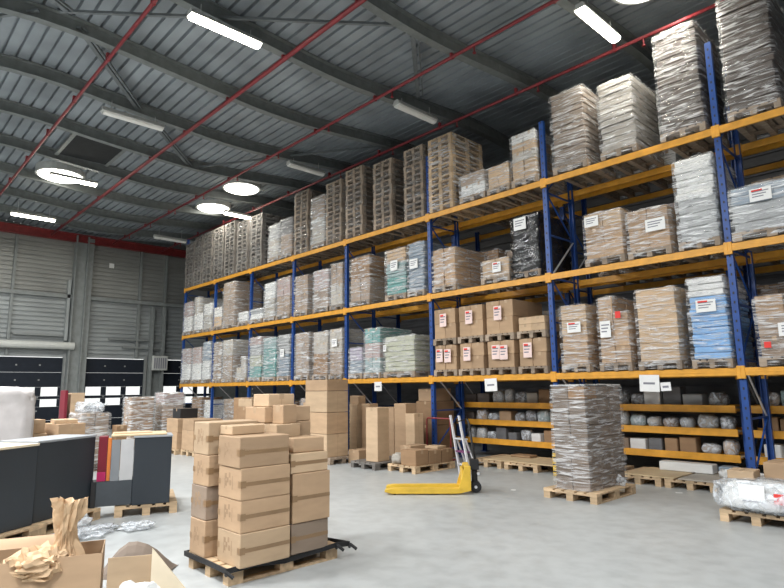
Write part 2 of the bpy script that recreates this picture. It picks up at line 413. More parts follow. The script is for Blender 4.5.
# round skylights
def dome(x, y, z, r_, lab):
    r = root('round_skylight', lab, 'skylight', (x, y, z), 0, 'round skylights')
    b = MB(); prof = [(r_, 0), (r_*.95, -.06), (r_*.75, -.11), (r_*.4, -.14), (.01, -.15)]
    n = 32; v = []; f = []
    for (rr, zz) in prof:
        for q in range(n): v.append((rr*math.cos(2*PI*q/n), rr*math.sin(2*PI*q/n), zz))
    for j in range(len(prof)-1):
        for q in range(n): f.append((j*n+q, j*n+(q+1) % n, (j+1)*n+(q+1) % n, (j+1)*n+q))
    f.append(tuple((len(prof)-1)*n+q for q in range(n)))
    me = bpy.data.meshes.new('dome'); me.from_pydata(v, [], f); me.materials.append(M['sky'])
    for p in me.polygons: p.use_smooth = True
    link('dome', me, r)
    b = MB()
    for q in range(n):
        t0, t1 = 2*PI*q/n, 2*PI*(q+1)/n
        P = [(r_*math.cos(t0), r_*math.sin(t0)), ((r_+.06)*math.cos(t0), (r_+.06)*math.sin(t0)), ((r_+.06)*math.cos(t1), (r_+.06)*math.sin(t1)), (r_*math.cos(t1), r_*math.sin(t1))]
        b.prism(P, 'z', -.03, .22, 'lampbody')
    link('curb', b.mesh('curb'), r)
dome(-20.6, 4.55, 8.68, .66, 'leftmost bright round skylight, set between the far left roof beams')
dome(-18.0, 9.66, 8.74, .60, 'brighter round skylight just above the far end of the rack')
dome(-20.75, 9.95, 8.74, .60, 'lower round skylight nearest the far corner above the rack end')
dome(-3.74, 9.72, 8.78, .5, 'bright round skylight cut off by the top edge at right')
b = MB(); b.box(-18.75, -16.75, 4.05, 5.35, 8.70, 8.76, 'vent'); b.box(-18.85, -16.65, 3.95, 4.05, 8.68, 8.78, 'beam'); b.box(-18.85, -16.65, 5.35, 5.45, 8.68, 8.78, 'beam')
tag(link('smoke_vent', b.mesh('vent')), 'dark rectangular smoke vent panel in the ceiling at the left', 'vent')
# ------------------------------------------------------------------ pallets
def pallet_meshes(mat):
    t = MB(); W, D = .8, 1.2          # width along x, length along y, runners along y
    for k in range(5):
        w = .145 if k in (0, 2, 4) else .10
        x = [-.4, -.215, -.0725, .115, .255][k]
        t.box(x, x+w, -.6, .6, .122, .144, mat)
    for y in (-.6, -.0725, .455): t.box(-.4, .4, y, y+.145, .1, .122, mat)
    bl = MB(); bl.box(-.05, .05, -.0725, .0725, .022, .1, mat)
    sk = MB(); sk.box(-.05, .05, -.6, .6, 0, .022, mat)
    return t, bl, sk
def whole_pallet(mat):
    b = MB()
    for k in range(5):
        w = .145 if k in (0, 2, 4) else .10
        x = [-.4, -.215, -.0725, .115, .255][k]
        b.box(x, x+w, -.6, .6, .122, .144, mat)
    for y in (-.6, -.0725, .455): b.box(-.4, .4, y, y+.145, .1, .122, mat)
    for x in (-.35, 0, .35):
        b.box(x-.05, x+.05, -.6, .6, 0, .022, mat)
        for y in (-.5275, 0, .5275): b.box(x-.05, x+.05, y-.0725, y+.0725, .022, .1, mat)
    return b.mesh('pallet')
PM = {m: whole_pallet(m) for m in ('wood', 'woodgrey', 'wooddark')}
PP = {}
for m in ('wood', 'woodgrey', 'wooddark'):
    t, bl, sk = pallet_meshes(m); PP[m] = (t.mesh('top_deck'), bl.mesh('block'), sk.mesh('skid'))
def floor_pallet(label, x, y, rz=0, mat='wood', z=0, group=None):
    r = root('wooden_pallet', label, 'pallet', (x, y, z), rz, group)
    t, bl, sk = PP[mat]
    link('top_deck', t, r)
    for sx in (-.35, 0, .35):
        link('skid', sk, r, (sx, 0, 0))
        for sy in (-.5275, 0, .5275): link('block', bl, r, (sx, sy, 0))
    return r
# ------------------------------------------------------------------ cartons
_cc = {}
def carton_mesh(w, d, h, mat='carton', tape='top', mark=False):
    key = (round(w, 3), round(d, 3), round(h, 3), mat, tape, mark)
    if key in _cc: return _cc[key]
    b = MB(); e = .0012
    b.box(-w/2, w/2, -d/2, d/2, 0, h, mat)
    me = b.mesh('carton', min(.006, h*.08))
    bm = bmesh.new(); bm.from_mesh(me)
    t = MB(); t.m(mat)
    tw = min(.03, w*.2, h*.2)
    if tape == 'top':
        if w > d:
            t.box(-w/2-e, w/2+e, -tw, tw, h-.07 if h > .2 else h*.6, h+e, 'tapelt')
        else:
            t.box(-tw, tw, -d/2-e, d/2+e, h-.07 if h > .2 else h*.6, h+e, 'tapelt')
        t.box(-w/2-e/2, w/2+e/2, -.002, .002, h*.02, h+e/2, 'print') if w > d else None
    elif tape == 'side':
        z = h*.5
        t.box(-w/2+.03, w/2+e, -d/2+.003, d/2-.003, z-.018, z+.018, 'tape')
        t.box(w/2-.05, w/2+2*e, -d/2-2*e, -d/2+.05, z-.03, z+.03, 'tape')
        t.box(-w/2-e, -w/2+.04, -d/2-e, -d/2+.02, z-.025, z+.025, 'tape')
    if mark:
        for (u, v_) in ((-.10, .62), (-.02, .66), (-.06, .5), (-.10, .38), (0.0, .42)):
            t.box(u*w*2-.0, u*w*2+.03, -d/2-e, -d/2+.01, h*v_, h*v_+.045, 'print')
        t.box(-w*.22, -w*.19, -d/2-e, -d/2+.01, h*.3, h*.78, 'print')
        t.box(w*.12, w*.14, -d/2-e, -d/2+.01, h*.3, h*.74, 'print')
    # join
    m2 = bpy.data.meshes.new('carton')
    vs = [tuple(v.co) for v in me.vertices]; fs = [list(p.vertices) for p in me.polygons]; mi = [0]*len(fs)
    k = len(vs); vs += t.v; fs += [[a+k for a in f] for f in t.f]; mi += t.mi
    m2.from_pydata(vs, [], fs)
    for q in t.mats: m2.materials.append(M[q])
    for p, i in zip(m2.polygons, mi): p.material_index = i
    bm.free(); m2.update(); _cc[key] = m2
    return m2
def carton(label, x, y, z, w, d, h, mat='carton', rz=0, tape='top', mark=False, group=None, rot=None, name='carton', cat='box'):
    o = link(name, carton_mesh(w, d, h, mat, tape, mark), None, (x, y, z), rz, rot)
    return tag(o, label, cat, group)
# ------------------------------------------------------------------ stretch film shell
def film_mesh(w, d, h, seed, mat, amp=.010, n=44, m=22, taper=0., fallen=0.):
    v = []; f = []
    r = .05
    def per(t):                                   # rounded rectangle perimeter
        P = 2*(w+d); s = t*P
        if s < w: x, y = -w/2+s, -d/2
        elif s < w+d: x, y = w/2, -d/2+(s-w)
        elif s < 2*w+d: x, y = w/2-(s-w-d), d/2
        else: x, y = -w/2, d/2-(s-2*w-d)
        return x, y
    for j in range(m+1):
        z = h*j/m
        k = 1 - taper*(z/h)
        for i in range(n):
            x, y = per((i+.0)/n)
            q = noise.noise(Vector((x*3+seed*7.1, y*3, z*9)))*amp + noise.noise(Vector((x*9, y*9+seed, z*26)))*amp*.6
            L = math.hypot(x/w, y/d)
            nx, ny = (1 if abs(x) >= w/2-1e-4 else 0)*(1 if x > 0 else -1), (1 if abs(y) >= d/2-1e-4 else 0)*(1 if y > 0 else -1)
            e = .022+q
            if j == m: e -= .02
            v.append((x*k+nx*e, y*k+ny*e, z+(.012 if j == m else 0)+(noise.noise(Vector((x*5, y*5, seed)))*.03 if j >= m-1 else 0)))
        if j:
            for i in range(n):
                a = (j-1)*n+i; b_ = (j-1)*n+(i+1) % n
                f.append((a, b_, b_+n, a+n))
    c = len(v); v.append((0, 0, h+.02))
    for i in range(n): f.append((m*n+i, m*n+(i+1) % n, c))
    me = bpy.data.meshes.new('stretch_film'); me.from_pydata(v, [], f); me.materials.append(M[mat])
    for p in me.polygons: p.use_smooth = True
    return me
def lump_mesh(w, d, h, seed, mat, amp=.12, sub=3, sq=.45):
    bm = bmesh.new(); bmesh.ops.create_icosphere(bm, subdivisions=sub, radius=1)
    for v in bm.verts:
        p = v.co.copy(); s = Vector((math.copysign(abs(p.x)**sq, p.x), math.copysign(abs(p.y)**sq, p.y), math.copysign(abs(p.z)**sq, p.z)))
        k = 1+noise.noise(p*1.6+Vector((seed*3.3, 0, 0)))*amp*1.6+noise.noise(p*4.5+Vector((0, seed*1.7, 0)))*amp
        v.co = Vector((s.x*w/2*k, s.y*d/2*k, (s.z*k+1)*h/2))
        if v.co.z < 0: v.co.z = 0
    me = bpy.data.meshes.new('lump'); bm.to_mesh(me); bm.free(); me.materials.append(M[mat])
    for p in me.polygons: p.use_smooth = True
    return me
def layer_mesh(w, d, h, mat, seed=0):
    b = MB(); rn = random.Random(seed)
    a = rn.uniform(-.012, .012); c = rn.uniform(-.012, .012)
    b.box(-w/2+a, w/2+a, -d/2+c, d/2+c, .003, h-.003, mat)
    return b.mesh('pack', min(.012, h*.2))
_lc = {}
def layer(w, d, h, mat, s):
    k = (round(w, 2), round(d, 2), round(h, 3), mat, s % 5)
    if k not in _lc: _lc[k] = layer_mesh(w, d, h, mat, s % 5)
    return _lc[k]
def note_mesh(w, h, col='paper', dot=None):
    b = MB(); b.box(-w/2, w/2, -.004, 0, -h/2, h/2, col)
    t = MB(); e = -.0055
    for k in range(3):
        t.box(-w*.38, w*(.38-.12*k), e, -.001, h*(.22-.2*k), h*(.30-.2*k), 'ink')
    if dot == 'red': t.box(-w*.4, w*.1, e, -.001, h*.28, h*.42, 'redink')
    return b.mesh('paper_label'), t.mesh('printed_lines')
# ------------------------------------------------------------------ loads on the racks
def load(label, x0, x1, zb, ztop, kind, fm='filmclear', Y=10.12, depth=1.2, group=None, mats=None, notes=(), lay=None, pallet='woodgrey', far=False, name='wrapped_load', steps=None, rz=0, nx=2, amp=.010):
    xc = (x0+x1)/2; w = (x1-x0); h = ztop-zb
    r = root(name, label, 'pallet load', (xc, Y+depth/2, zb), rz, group)
    sd = int(abs(xc)*37+zb*11)
    rn = random.Random(sd)
    gw = w-.05; gd = depth-.06
    if kind == 'pal':
        n = max(3, round(h/.144)); 
        for k in range(n):
            o = link('pallet', PM[pallet], r, (rn.uniform(-.012, .012), rn.uniform(-.015, .015), k*.144), rn.uniform(-.012, .012)); o.scale = (w/.8*.97, depth/1.2, 1)
        hh = n*.144
        fz = 0; ftop = hh
    else:
        o = link('pallet', PM[pallet], r); o.scale = (w/.8, depth/1.2, 1)
        z = .144; H = h-.144; mats = mats or ['carton']
        if kind == 'box':
            lay = lay or .3; nl = max(1, round(H/lay)); lh = H/nl; ny = 2
            for k in range(nl):
                mt = mats[min(len(mats)-1, int(k*len(mats)/nl))]
                nn = nx
                for i in range(nn):
                    for j in range(ny):
                        if steps and k >= nl-steps[0] and i not in steps[1]: continue
                        cw, cd = gw/nn, gd/ny
                        o = link('carton', carton_mesh(round(cw-.006, 2), round(cd-.006, 2), lh-.003, mt), r,
                                 (-gw/2+cw*(i+.5)+rn.uniform(-.006, .006), -gd/2+cd*(j+.5)+rn.uniform(-.01, .004), z+k*lh), rn.uniform(-.02, .02))
        elif kind == 'flat':
            lay = lay or .09; nl = max(2, round(H/lay)); lh = H/nl
            for k in range(nl):
                mt = mats[min(len(mats)-1, int(k*len(mats)/nl))]
                link('pack', layer(gw, gd, lh, mt, rn.randint(0, 99)), r, (rn.uniform(-.008, .008), 0, z+k*lh))
        elif kind == 'bag':
            for k, (hx, hw, h0, h1) in enumerate([(0, 1.0, 0, .42), (.0, .9, .36, .75), (.03, .72, .7, 1.0)]):
                link('bundle', lump_mesh(gw*hw*1.08, gd*hw, H*(h1-h0), sd+k, mats[0], .10), r, (hx, 0, z+H*h0))
        fz = .02; ftop = h
    if fm:
        fh = ftop-fz
        if steps:
            nl = max(1, round((h-.144)/(lay or .3))); cut = (h-.144)/nl*steps[0]
            link('stretch_film', film_mesh(w-.03, depth-.04, fh-cut, sd % 97, fm, n=28 if far else 44, m=14 if far else 24), r, (0, 0, fz))
            i0, i1 = min(steps[1]), max(steps[1])+1
            sw = gw/nx*(i1-i0)
            link('stretch_film', film_mesh(sw, depth-.05, cut, sd % 89, fm, n=28, m=8), r, (-gw/2+gw/nx*(i0+i1)/2, 0, fz+fh-cut+.01))
        else:
            link('stretch_film', film_mesh(w-.03, depth-.04, fh, sd % 97, fm, amp=amp, n=28 if far else 44, m=16 if far else 26), r, (0, 0, fz))
    for (fx, fz_, nw, nh, colr, dot) in notes:
        pm, tm = note_mesh(nw, nh, colr, dot)
        if colr == 'redink': link('red_sticker', pm, r, (fx*w, -depth/2-.030, fz_*h)); continue
        pl_ = link('paper_label', pm, r, (fx*w, -depth/2-.030, fz_*h), 0)
        link('printed_lines', tm, pl_)
    return r
T1, T2, T3 = 1.945, 3.915, 5.905
BAY = ['nearest', 'second', 'third', 'fourth', 'fifth', 'sixth', 'seventh', 'farthest']
XS = [.35, -2.93, -6.22, -9.5, -12.77, -15.45, -18.12, -20.85, -23.6]
def W(d, pos, tier, bay): return '%s, %s on %s tier, %s bay from right' % (d, pos, tier, BAY[bay]) if bay < 7 else '%s, %s on %s tier, farthest bay' % (d, pos, tier)
P3 = ['leftmost', 'middle', 'rightmost']; P4 = ['leftmost', 'second', 'third', 'rightmost']
G3 = 'loads on the top rack tier'; G2 = 'loads on the middle rack tier'; G1 = 'loads on the lowest rack tier'
nA = (0.0, .62, .16, .18, 'paper', None)
# top tier
ep = 'dark wrapped stack of empty pallets'
for (x0, x1, zt, bay, pos, fm, pm) in [(-23.55, -22.72, 7.80, 7, 0, 'filmdark', 'wooddark'), (-22.68, -21.95, 7.92, 7, 1, 'filmdark', 'wooddark'), (-21.88, -21.08, 7.92, 7, 2, 'filmdark', 'wooddark'),
        (-20.95, -20.12, 7.88, 6, 0, 'filmdark', 'wooddark'), (-20.03, -19.24, 7.85, 6, 1, 'filmdark', 'wooddark'), (-19.08, -18.28, 7.76, 6, 2, 'filmdark', 'wooddark'), (-18.10, -17.30, 7.80, 5, 0, 'filmdark', 'wooddark')]:
    load(W(ep, P3[pos], 'top', bay), max(x0, -23.5), x1, T3, zt, 'pal', fm, group=G3, pallet=pm, far=True, name='wrapped_pallet_stack')
load(W('short grey film-wrapped load', 'middle', 'top', 5), -16.90, -16.22, T3, 7.18, 'flat', 'filmmilk', group=G3, mats=['greybeige', 'grey'], far=True)
load(W('short brownish wrapped load', 'rightmost', 'top', 5), -16.17, -15.45, T3, 7.24, 'flat', 'filmclear', group=G3, mats=['cartongr', 'greydk'], far=True)
for (x0, x1, zt, bay, pos, fm, pm) in [(-15.32, -14.55, 7.92, 4, 'leftmost', 'filmdark', 'woodgrey'), (-13.62, -12.86, 7.84, 4, 'rightmost', 'filmdark', 'woodgrey'), (-12.68, -11.92, 7.85, 3, 'leftmost', 'filmdark', 'woodgrey'),
        (-11.47, -10.72, 7.84, 3, 'middle', 'filmdark', 'woodgrey'), (-10.27, -9.58, 7.83, 3, 'rightmost', 'filmdark', 'woodgrey'), (-9.40, -8.62, 7.78, 2, 'leftmost', 'filmclear', 'wood')]:
    load(W('tall wrapped stack of empty wooden pallets', pos, 'top', bay), x0, x1, T3, zt, 'pal', fm, group=G3, pallet=pm, name='wrapped_pallet_stack')
load(W('film-wrapped beige load between pallet stacks', 'middle', 'top', 4), -14.40, -13.70, T3, 7.55, 'flat', 'filmmilk', group=G3, mats=['greybeige', 'cartongr'])
load(W('low white and tan bagged load', 'second', 'top', 2), -8.42, -7.68, T3, 6.58, 'box', 'filmmilk', group=G3, mats=['white', 'cartongr'], lay=.26)
load(W('low wrapped tan carton load', 'third', 'top', 2), -7.62, -7.02, T3, 6.55, 'box', 'filmclear', group=G3, mats=['cartonlt'], lay=.28)
load(W('wrapped load of pale mixed cartons', 'rightmost', 'top', 2), -6.96, -6.33, T3, 7.08, 'box', 'filmclear', group=G3, mats=['cartonlt', 'greybeige', 'cartonlt', 'white'], lay=.2)
load(W('tall wrapped load of flat taupe packs', 'leftmost', 'top', 1), -5.95, -5.20, T3, 7.62, 'flat', 'filmclear', group=G3, mats=['cartonash'], lay=.12)
load(W('milky wrapped pale beige load', 'middle', 'top', 1), -4.92, -4.22, T3, 7.43, 'flat', 'filmclear', group=G3, mats=['stone'], lay=.13)
load(W('very tall dark wrapped crate stack', 'rightmost', 'top', 1), -3.80, -3.06, T3, 7.94, 'flat', 'filmclear', group=G3, mats=['umber'], lay=.13)
load('very tall dark wrapped crate stack cut off by the top right corner', -2.72, -1.98, T3, 8.05, 'flat', 'filmclear', group=G3, mats=['umber'], lay=.13)
# middle tier
load(W('wrapped white-pink load', 'leftmost', 'middle', 7), -23.5, -22.75, T2, 5.28, 'flat', 'filmmilk', group=G2, mats=['white', 'pinkgoods'], far=True)
load(W('stepped white wrapped load', 'middle', 'middle', 7), -22.5, -21.72, T2, 5.38, 'box', 'filmmilk', group=G2, mats=['white', 'greybeige'], steps=(2, [0]), far=True)
load(W('white wrapped load', 'rightmost', 'middle', 7), -21.65, -20.98, T2, 5.02, 'flat', 'filmmilk', group=G2, mats=['greybeige', 'white'], far=True)
load(W('small wrapped beige load', 'leftmost', 'middle', 6), -20.78, -20.12, T2, 4.78, 'box', 'filmclear', group=G2, mats=['cartonlt', 'white'], far=True)
load(W('tall brown carton load', 'middle', 'middle', 6), -20.05, -19.15, T2, 5.63, 'box', 'filmclear', group=G2, mats=['cartongr'], far=True)
load(W('small low white wrapped load', 'rightmost', 'middle', 6), -18.85, -18.2, T2, 4.40, 'flat', 'filmmilk', group=G2, mats=['white'], far=True)
load(W('low white wrapped load', 'leftmost', 'middle', 5), -18.02, -17.2, T2, 4.42, 'flat', 'filmmilk', group=G2, mats=['white', 'grey'], far=True)
load(W('tall narrow cream wrapped load', 'middle', 'middle', 5), -17.10, -16.42, T2, 5.20, 'flat', 'filmmilk', group=G2, mats=['greybeige', 'white'], far=True)
load(W('tall taupe film-wrapped load', 'rightmost', 'middle', 5), -16.33, -15.52, T2, 5.26, 'box', 'filmclear', group=G2, mats=['cartongr', 'pinkgoods'], far=True)
load(W('taupe film-wrapped load', 'leftmost', 'middle', 4), -15.28, -14.55, T2, 5.18, 'box', 'filmclear', group=G2, mats=['cartongr'])
load(W('pinkish wrapped carton load', 'middle', 'middle', 4), -14.26, -13.50, T2, 5.20, 'box', 'filmmilk', group=G2, mats=['cartongr', 'pinkgoods'])
load(W('wrapped carton load behind blue upright', 'rightmost', 'middle', 4), -13.42, -12.85, T2, 5.28, 'box', 'filmclear', group=G2, mats=['greybeige', 'cartongr'])
load(W('tall film-wrapped brown load', 'leftmost', 'middle', 3), -12.5, -11.65, T2, 5.29, 'box', 'filmclear', group=G2, mats=['cartongr', 'cartondk'])
load(W('brown-topped green wrapped load with white label', 'middle', 'middle', 3), -11.03, -10.27, T2, 5.26, 'flat', 'filmclear', group=G2, mats=['teal', 'tealgrey', 'cartonlt'], notes=[(0, .66, .26, .26, 'paper', None)])
load(W('blue-grey wrapped load with white label', 'rightmost', 'middle', 3), -10.2, -9.62, T2, 5.28, 'flat', 'filmclear', group=G2, mats=['bluegrey'], notes=[(-.05, .6, .28, .24, 'paper', None)])
load(W('unwrapped stack of brown cartons', 'leftmost', 'middle', 2), -9.35, -8.62, T2, 4.95, 'box', 'filmclear', group=G2, mats=['carton'], lay=.22)
load(W('small low carton load with paper label', 'second', 'middle', 2), -7.88, -7.12, T2, 4.45, 'box', 'filmclear', group=G2, mats=['cartonlt'], lay=.36, steps=None, notes=[(.1, .62, .22, .22, 'paper', 'red')])
r = load(W('bulging load wrapped in shiny black film', 'rightmost', 'middle', 2), -7.03, -6.38, T2, 5.26, 'flat', 'filmblack', group=G2, mats=['black'], lay=.3, notes=[(-.12, .86, .30, .26, 'paper', None)], amp=.045, depth=1.25)
load(W('brown carton load with high white label', 'leftmost', 'middle', 1), -5.38, -4.60, T2, 4.93, 'box', 'filmclear', group=G2, mats=['carton', 'cartonlt'], lay=.28, notes=[(-.25, .84, .28, .2, 'paper', None)])
load(W('wrapped carton load with white sheet', 'second', 'middle', 1), -4.54, -3.78, T2, 4.79, 'box', 'filmclear', group=G2, mats=['carton'], lay=.3, notes=[(.2, .62, .34, .22, 'paper', None)])
load(W('tall grey-white milky film-wrapped load', 'rightmost', 'middle', 1), -3.66, -3.02, T2, 5.5, 'flat', 'filmmilk', group=G2, mats=['grey', 'white'], lay=.12)
load('wide silver film-wrapped load with paper label on nearest bay, middle tier at right edge', -2.84, -1.75, T2, 4.78, 'flat', 'filmmilk', group=G2, mats=['grey', 'bluegrey'], lay=.14, notes=[(-.08, .78, .3, .2, 'paper', 'red')])
# lowest tier
load(W('white wrapped load', 'leftmost', 'lowest', 7), -23.5, -22.68, T1, 3.36, 'flat', 'filmmilk', group=G1, mats=['white', 'pinkgoods'], far=True)
load(W('white wrapped load', 'middle', 'lowest', 7), -22.5, -21.72, T1, 3.36, 'box', 'filmmilk', group=G1, mats=['white', 'pinkgoods'], far=True)
load(W('taller white wrapped load', 'rightmost', 'lowest', 7), -21.6, -20.98, T1, 3.52, 'flat', 'filmmilk', group=G1, mats=['white', 'bluegrey'], far=True)
load(W('taupe wrapped carton load', 'leftmost', 'lowest', 6), -20.68, -20.05, T1, 3.44, 'box', 'filmmilk', group=G1, mats=['cartongr'], far=True)
load(W('taller taupe wrapped carton load', 'middle', 'lowest', 6), -19.95, -19.18, T1, 3.48, 'box', 'filmmilk', group=G1, mats=['cartongr', 'greybeige'], far=True)
load(W('small pale wrapped load', 'rightmost', 'lowest', 6), -18.9, -18.2, T1, 2.82, 'box', 'filmmilk', group=G1, mats=['greybeige'], steps=(1, [1]), far=True)
load(W('grey-topped wrapped load with yellow-teal base', 'leftmost', 'lowest', 5), -18.0, -17.22, T1, 3.45, 'flat', 'filmmilk', group=G1, mats=['teal', 'palegreen', 'grey', 'pinkgoods'], far=True)
load(W('teal wrapped load', 'middle', 'lowest', 5), -17.1, -16.3, T1, 3.37, 'flat', 'filmmilk', group=G1, mats=['teal', 'teal', 'tealgrey'], far=True)
load(W('grey wrapped load with label', 'rightmost', 'lowest', 5), -16.18, -15.52, T1, 3.40, 'flat', 'filmclear', group=G1, mats=['bluegrey', 'grey'], far=True, notes=[(0, .6, .22, .24, 'paper', None)])
load(W('taupe wrapped carton load', 'leftmost', 'lowest', 4), -15.2, -14.45, T1, 3.38, 'box', 'filmmilk', group=G1, mats=['cartongr'])
load(W('brown and white wrapped carton load', 'middle', 'lowest', 4), -14.26, -13.52, T1, 3.34, 'box', 'filmclear', group=G1, mats=['cartondk', 'greybeige'])
load(W('taupe wrapped load with white label', 'rightmost', 'lowest', 4), -13.45, -12.85, T1, 3.37, 'box', 'filmclear', group=G1, mats=['cartongr', 'greybeige'], notes=[(0, .72, .24, .22, 'paper', None)])
load(W('low grey-blue wrapped load', 'leftmost', 'lowest', 3), -12.55, -11.98, T1, 2.78, 'flat', 'filmmilk', group=G1, mats=['bluegrey', 'lav'])
load(W('mixed teal and pink wrapped load', 'middle', 'lowest', 3), -11.9, -11.25, T1, 3.26, 'box', 'filmmilk', group=G1, mats=['tealgrey', 'pinkgoods', 'teal'], lay=.35)
load(W('pale yellow-green wrapped load', 'rightmost', 'lowest', 3), -11.12, -10.0, T1, 2.98, 'flat', 'filmclear', group=G1, mats=['palegreen'], lay=.12, notes=[(-.42, .72, .12, .16, 'paper', None)])
# third bay, lowest tier: two storeys of small labelled carton pallets
Q4 = ['leftmost', 'second', 'third', 'rightmost']
for k, (x0, x1) in enumerate([(-9.36, -8.66), (-8.6, -7.88), (-7.82, -7.08), (-7.0, -6.32)]):
    load('lower carton pallet with pink-edged label, %s under another pallet, third rack bay lowest tier' % Q4[k], x0, x1, T1, 2.66, 'box', None, group=G1, mats=['carton'], lay=.27,
         notes=[(-.12 if k else -.2, .66, .20, .30, 'pinkpaper', 'red')]+([(.16, .64, .2, .3, 'pinkpaper', 'red')] if k in (0, 2) else []), name='carton_pallet', nx=2)
    load('upper carton pallet stacked on another, %s in the third rack bay, lowest tier' % Q4[k], x0, x1, 2.665, [3.50, 3.50, 3.52, 3.10][k], 'box', None, group=G1, mats=['carton' if k < 3 else 'cartonlt'], lay=.3 if k < 3 else .13,
         notes=[(0, .68, .20, .30, 'pinkpaper', 'red')] if k < 3 else (), name='carton_pallet')
load(W('wrapped carton load with red-marked label', 'leftmost', 'lowest', 1), -6.0, -5.42, T1, 3.23, 'box', 'filmclear', group=G1, mats=['carton', 'cartonlt'], lay=.14, nx=1, notes=[(.05, .66, .28, .2, 'paper', 'red')])
load(W('tall carton load with upright white label', 'second', 'lowest', 1), -5.22, -4.62, T1, 3.30, 'box', 'filmclear', group=G1, mats=['carton'], lay=.3, notes=[(-.22, .56, .2, .3, 'paper', None), (.2, .74, .1, .12, 'redink', None)], steps=(1, [0]))
load(W('wide wrapped carton load with yellow tape', 'third', 'lowest', 1), -4.50, -3.78, T1, 3.35, 'box', 'filmclear', group=G1, mats=['cartonlt'], lay=.3, nx=1)
load(W('light blue wrapped load with white label', 'rightmost', 'lowest', 1), -3.62, -3.02, T1, 3.42, 'flat', 'filmclear', group=G1, mats=['bluepack', 'bluepack', 'bluepack', 'white'], lay=.1, notes=[(0, .68, .3, .2, 'paper', 'red')])
load('taupe wrapped carton load with two white labels at right edge, lowest tier', -2.66, -1.85, T1, 3.02, 'box', 'filmclear', group=G1, mats=['cartongr', 'carton'], lay=.3, notes=[(.1, .5, .36, .2, 'paper', None), (.22, .84, .3, .2, 'paper', None), (-.32, .3, .09, .09, 'redink', None)])
# ------------------------------------------------------------------ rack steel
def upright(x, y, h, label, rear=False):
    r = root('rack_upright', label, 'rack upright', (x, y, 0), 0, 'blue rack uprights')
    dep = 1.1
    b = MB(); b.box(-.048, .048, 0, .012, 0, h, 'blue'); b.box(-.048, -.036, .012, .08, 0, h, 'blue'); b.box(.036, .048, .012, .08, 0, h, 'blue')
    for k in range(int(h/.15)): b.box(-.012, .012, -.003, .001, .1+k*.15, .14+k*.15, 'black')
    me = b.mesh('post'); fm_ = MB(); fm_.box(-.09, .09, -.05, .13, 0, .014, 'blue'); fm_ = fm_.mesh('foot_plate')
    link('foot_plate', fm_, link('post', me, r)); link('foot_plate', fm_, link('post', me, r, (0, dep, 0), PI))
    g = MB(); z = .25; s = 0
    while z < h-.9:
        g.bar((0, .05, z), (0, dep-.05, z), .03, .03, 'blue')
        a, c = (.05, dep-.05) if s % 2 == 0 else (dep-.05, .05)
        g.bar((0, a, z), (0, c, z+.9), .025, .025, 'alu' if s % 3 == 1 else 'blue'); z += .9; s += 1
    link('brace', g.mesh('brace'), r)
HT = [7.4, 7.45, 7.2, 7.45, 5.89, 5.89, 5.89, 5.89, 8.05]
UL = ['blue rack upright beyond the right edge of the picture', 'nearest blue rack upright at right, the tallest in view', 'blue rack upright left of the brown wrapped pallet, third from right', 'blue rack upright rising beside the red trolley and tall cartons', 'blue rack upright behind the wall of stacked cartons', 'blue rack upright between the fifth and sixth rack bays from right', 'blue rack upright between the sixth and seventh rack bays from right', 'blue rack upright next to the farthest rack bay', 'blue end upright at the far left end of the rack']
for x, h, l in zip(XS, HT, UL): upright(x, 10.2, h, l)
bcache = {}
def beam(x0, x1, y, z, label, group, hgt=.12, mat='orange', name='rack_beam'):
    L = abs(x1-x0)-.12; key = (round(L, 2), hgt)
    if key not in bcache:
        b = MB(); b.box(-L/2, L/2, -.022, .022, -hgt/2, hgt/2, mat); b.box(-L/2, L/2, -.026, -.022, -hgt*.12, hgt*.12, mat)
        c = MB(); c.box(-.03, .03, -.03, .02, -hgt/2-.05, hgt/2+.03, mat)
        bcache[key] = (b.mesh('beam', .004), c.mesh('connector', .004))
    r = root(name, label, 'rack beam', ((x0+x1)/2, y, z), 0, group)
    link('beam', bcache[key][0], r)
    for s in (-1, 1): link('connector', bcache[key][1], r, (s*(L/2+.03), -.0, 0))
TN = {T1: 'lowest', T2: 'middle', T3: 'top'}
for i in range(8):
    for t in (T1, T2, T3):
        beam(XS[i], XS[i+1], 10.175, t-.065, 'orange front beam of the %s tier, %s rack bay from the right' % (TN[t], BAY[i]), 'orange front rack beams')
        beam(XS[i], XS[i+1], 11.31, t-.065, 'orange rear beam behind the %s tier, %s rack bay from the right' % (TN[t], BAY[i]), 'orange rear rack beams')
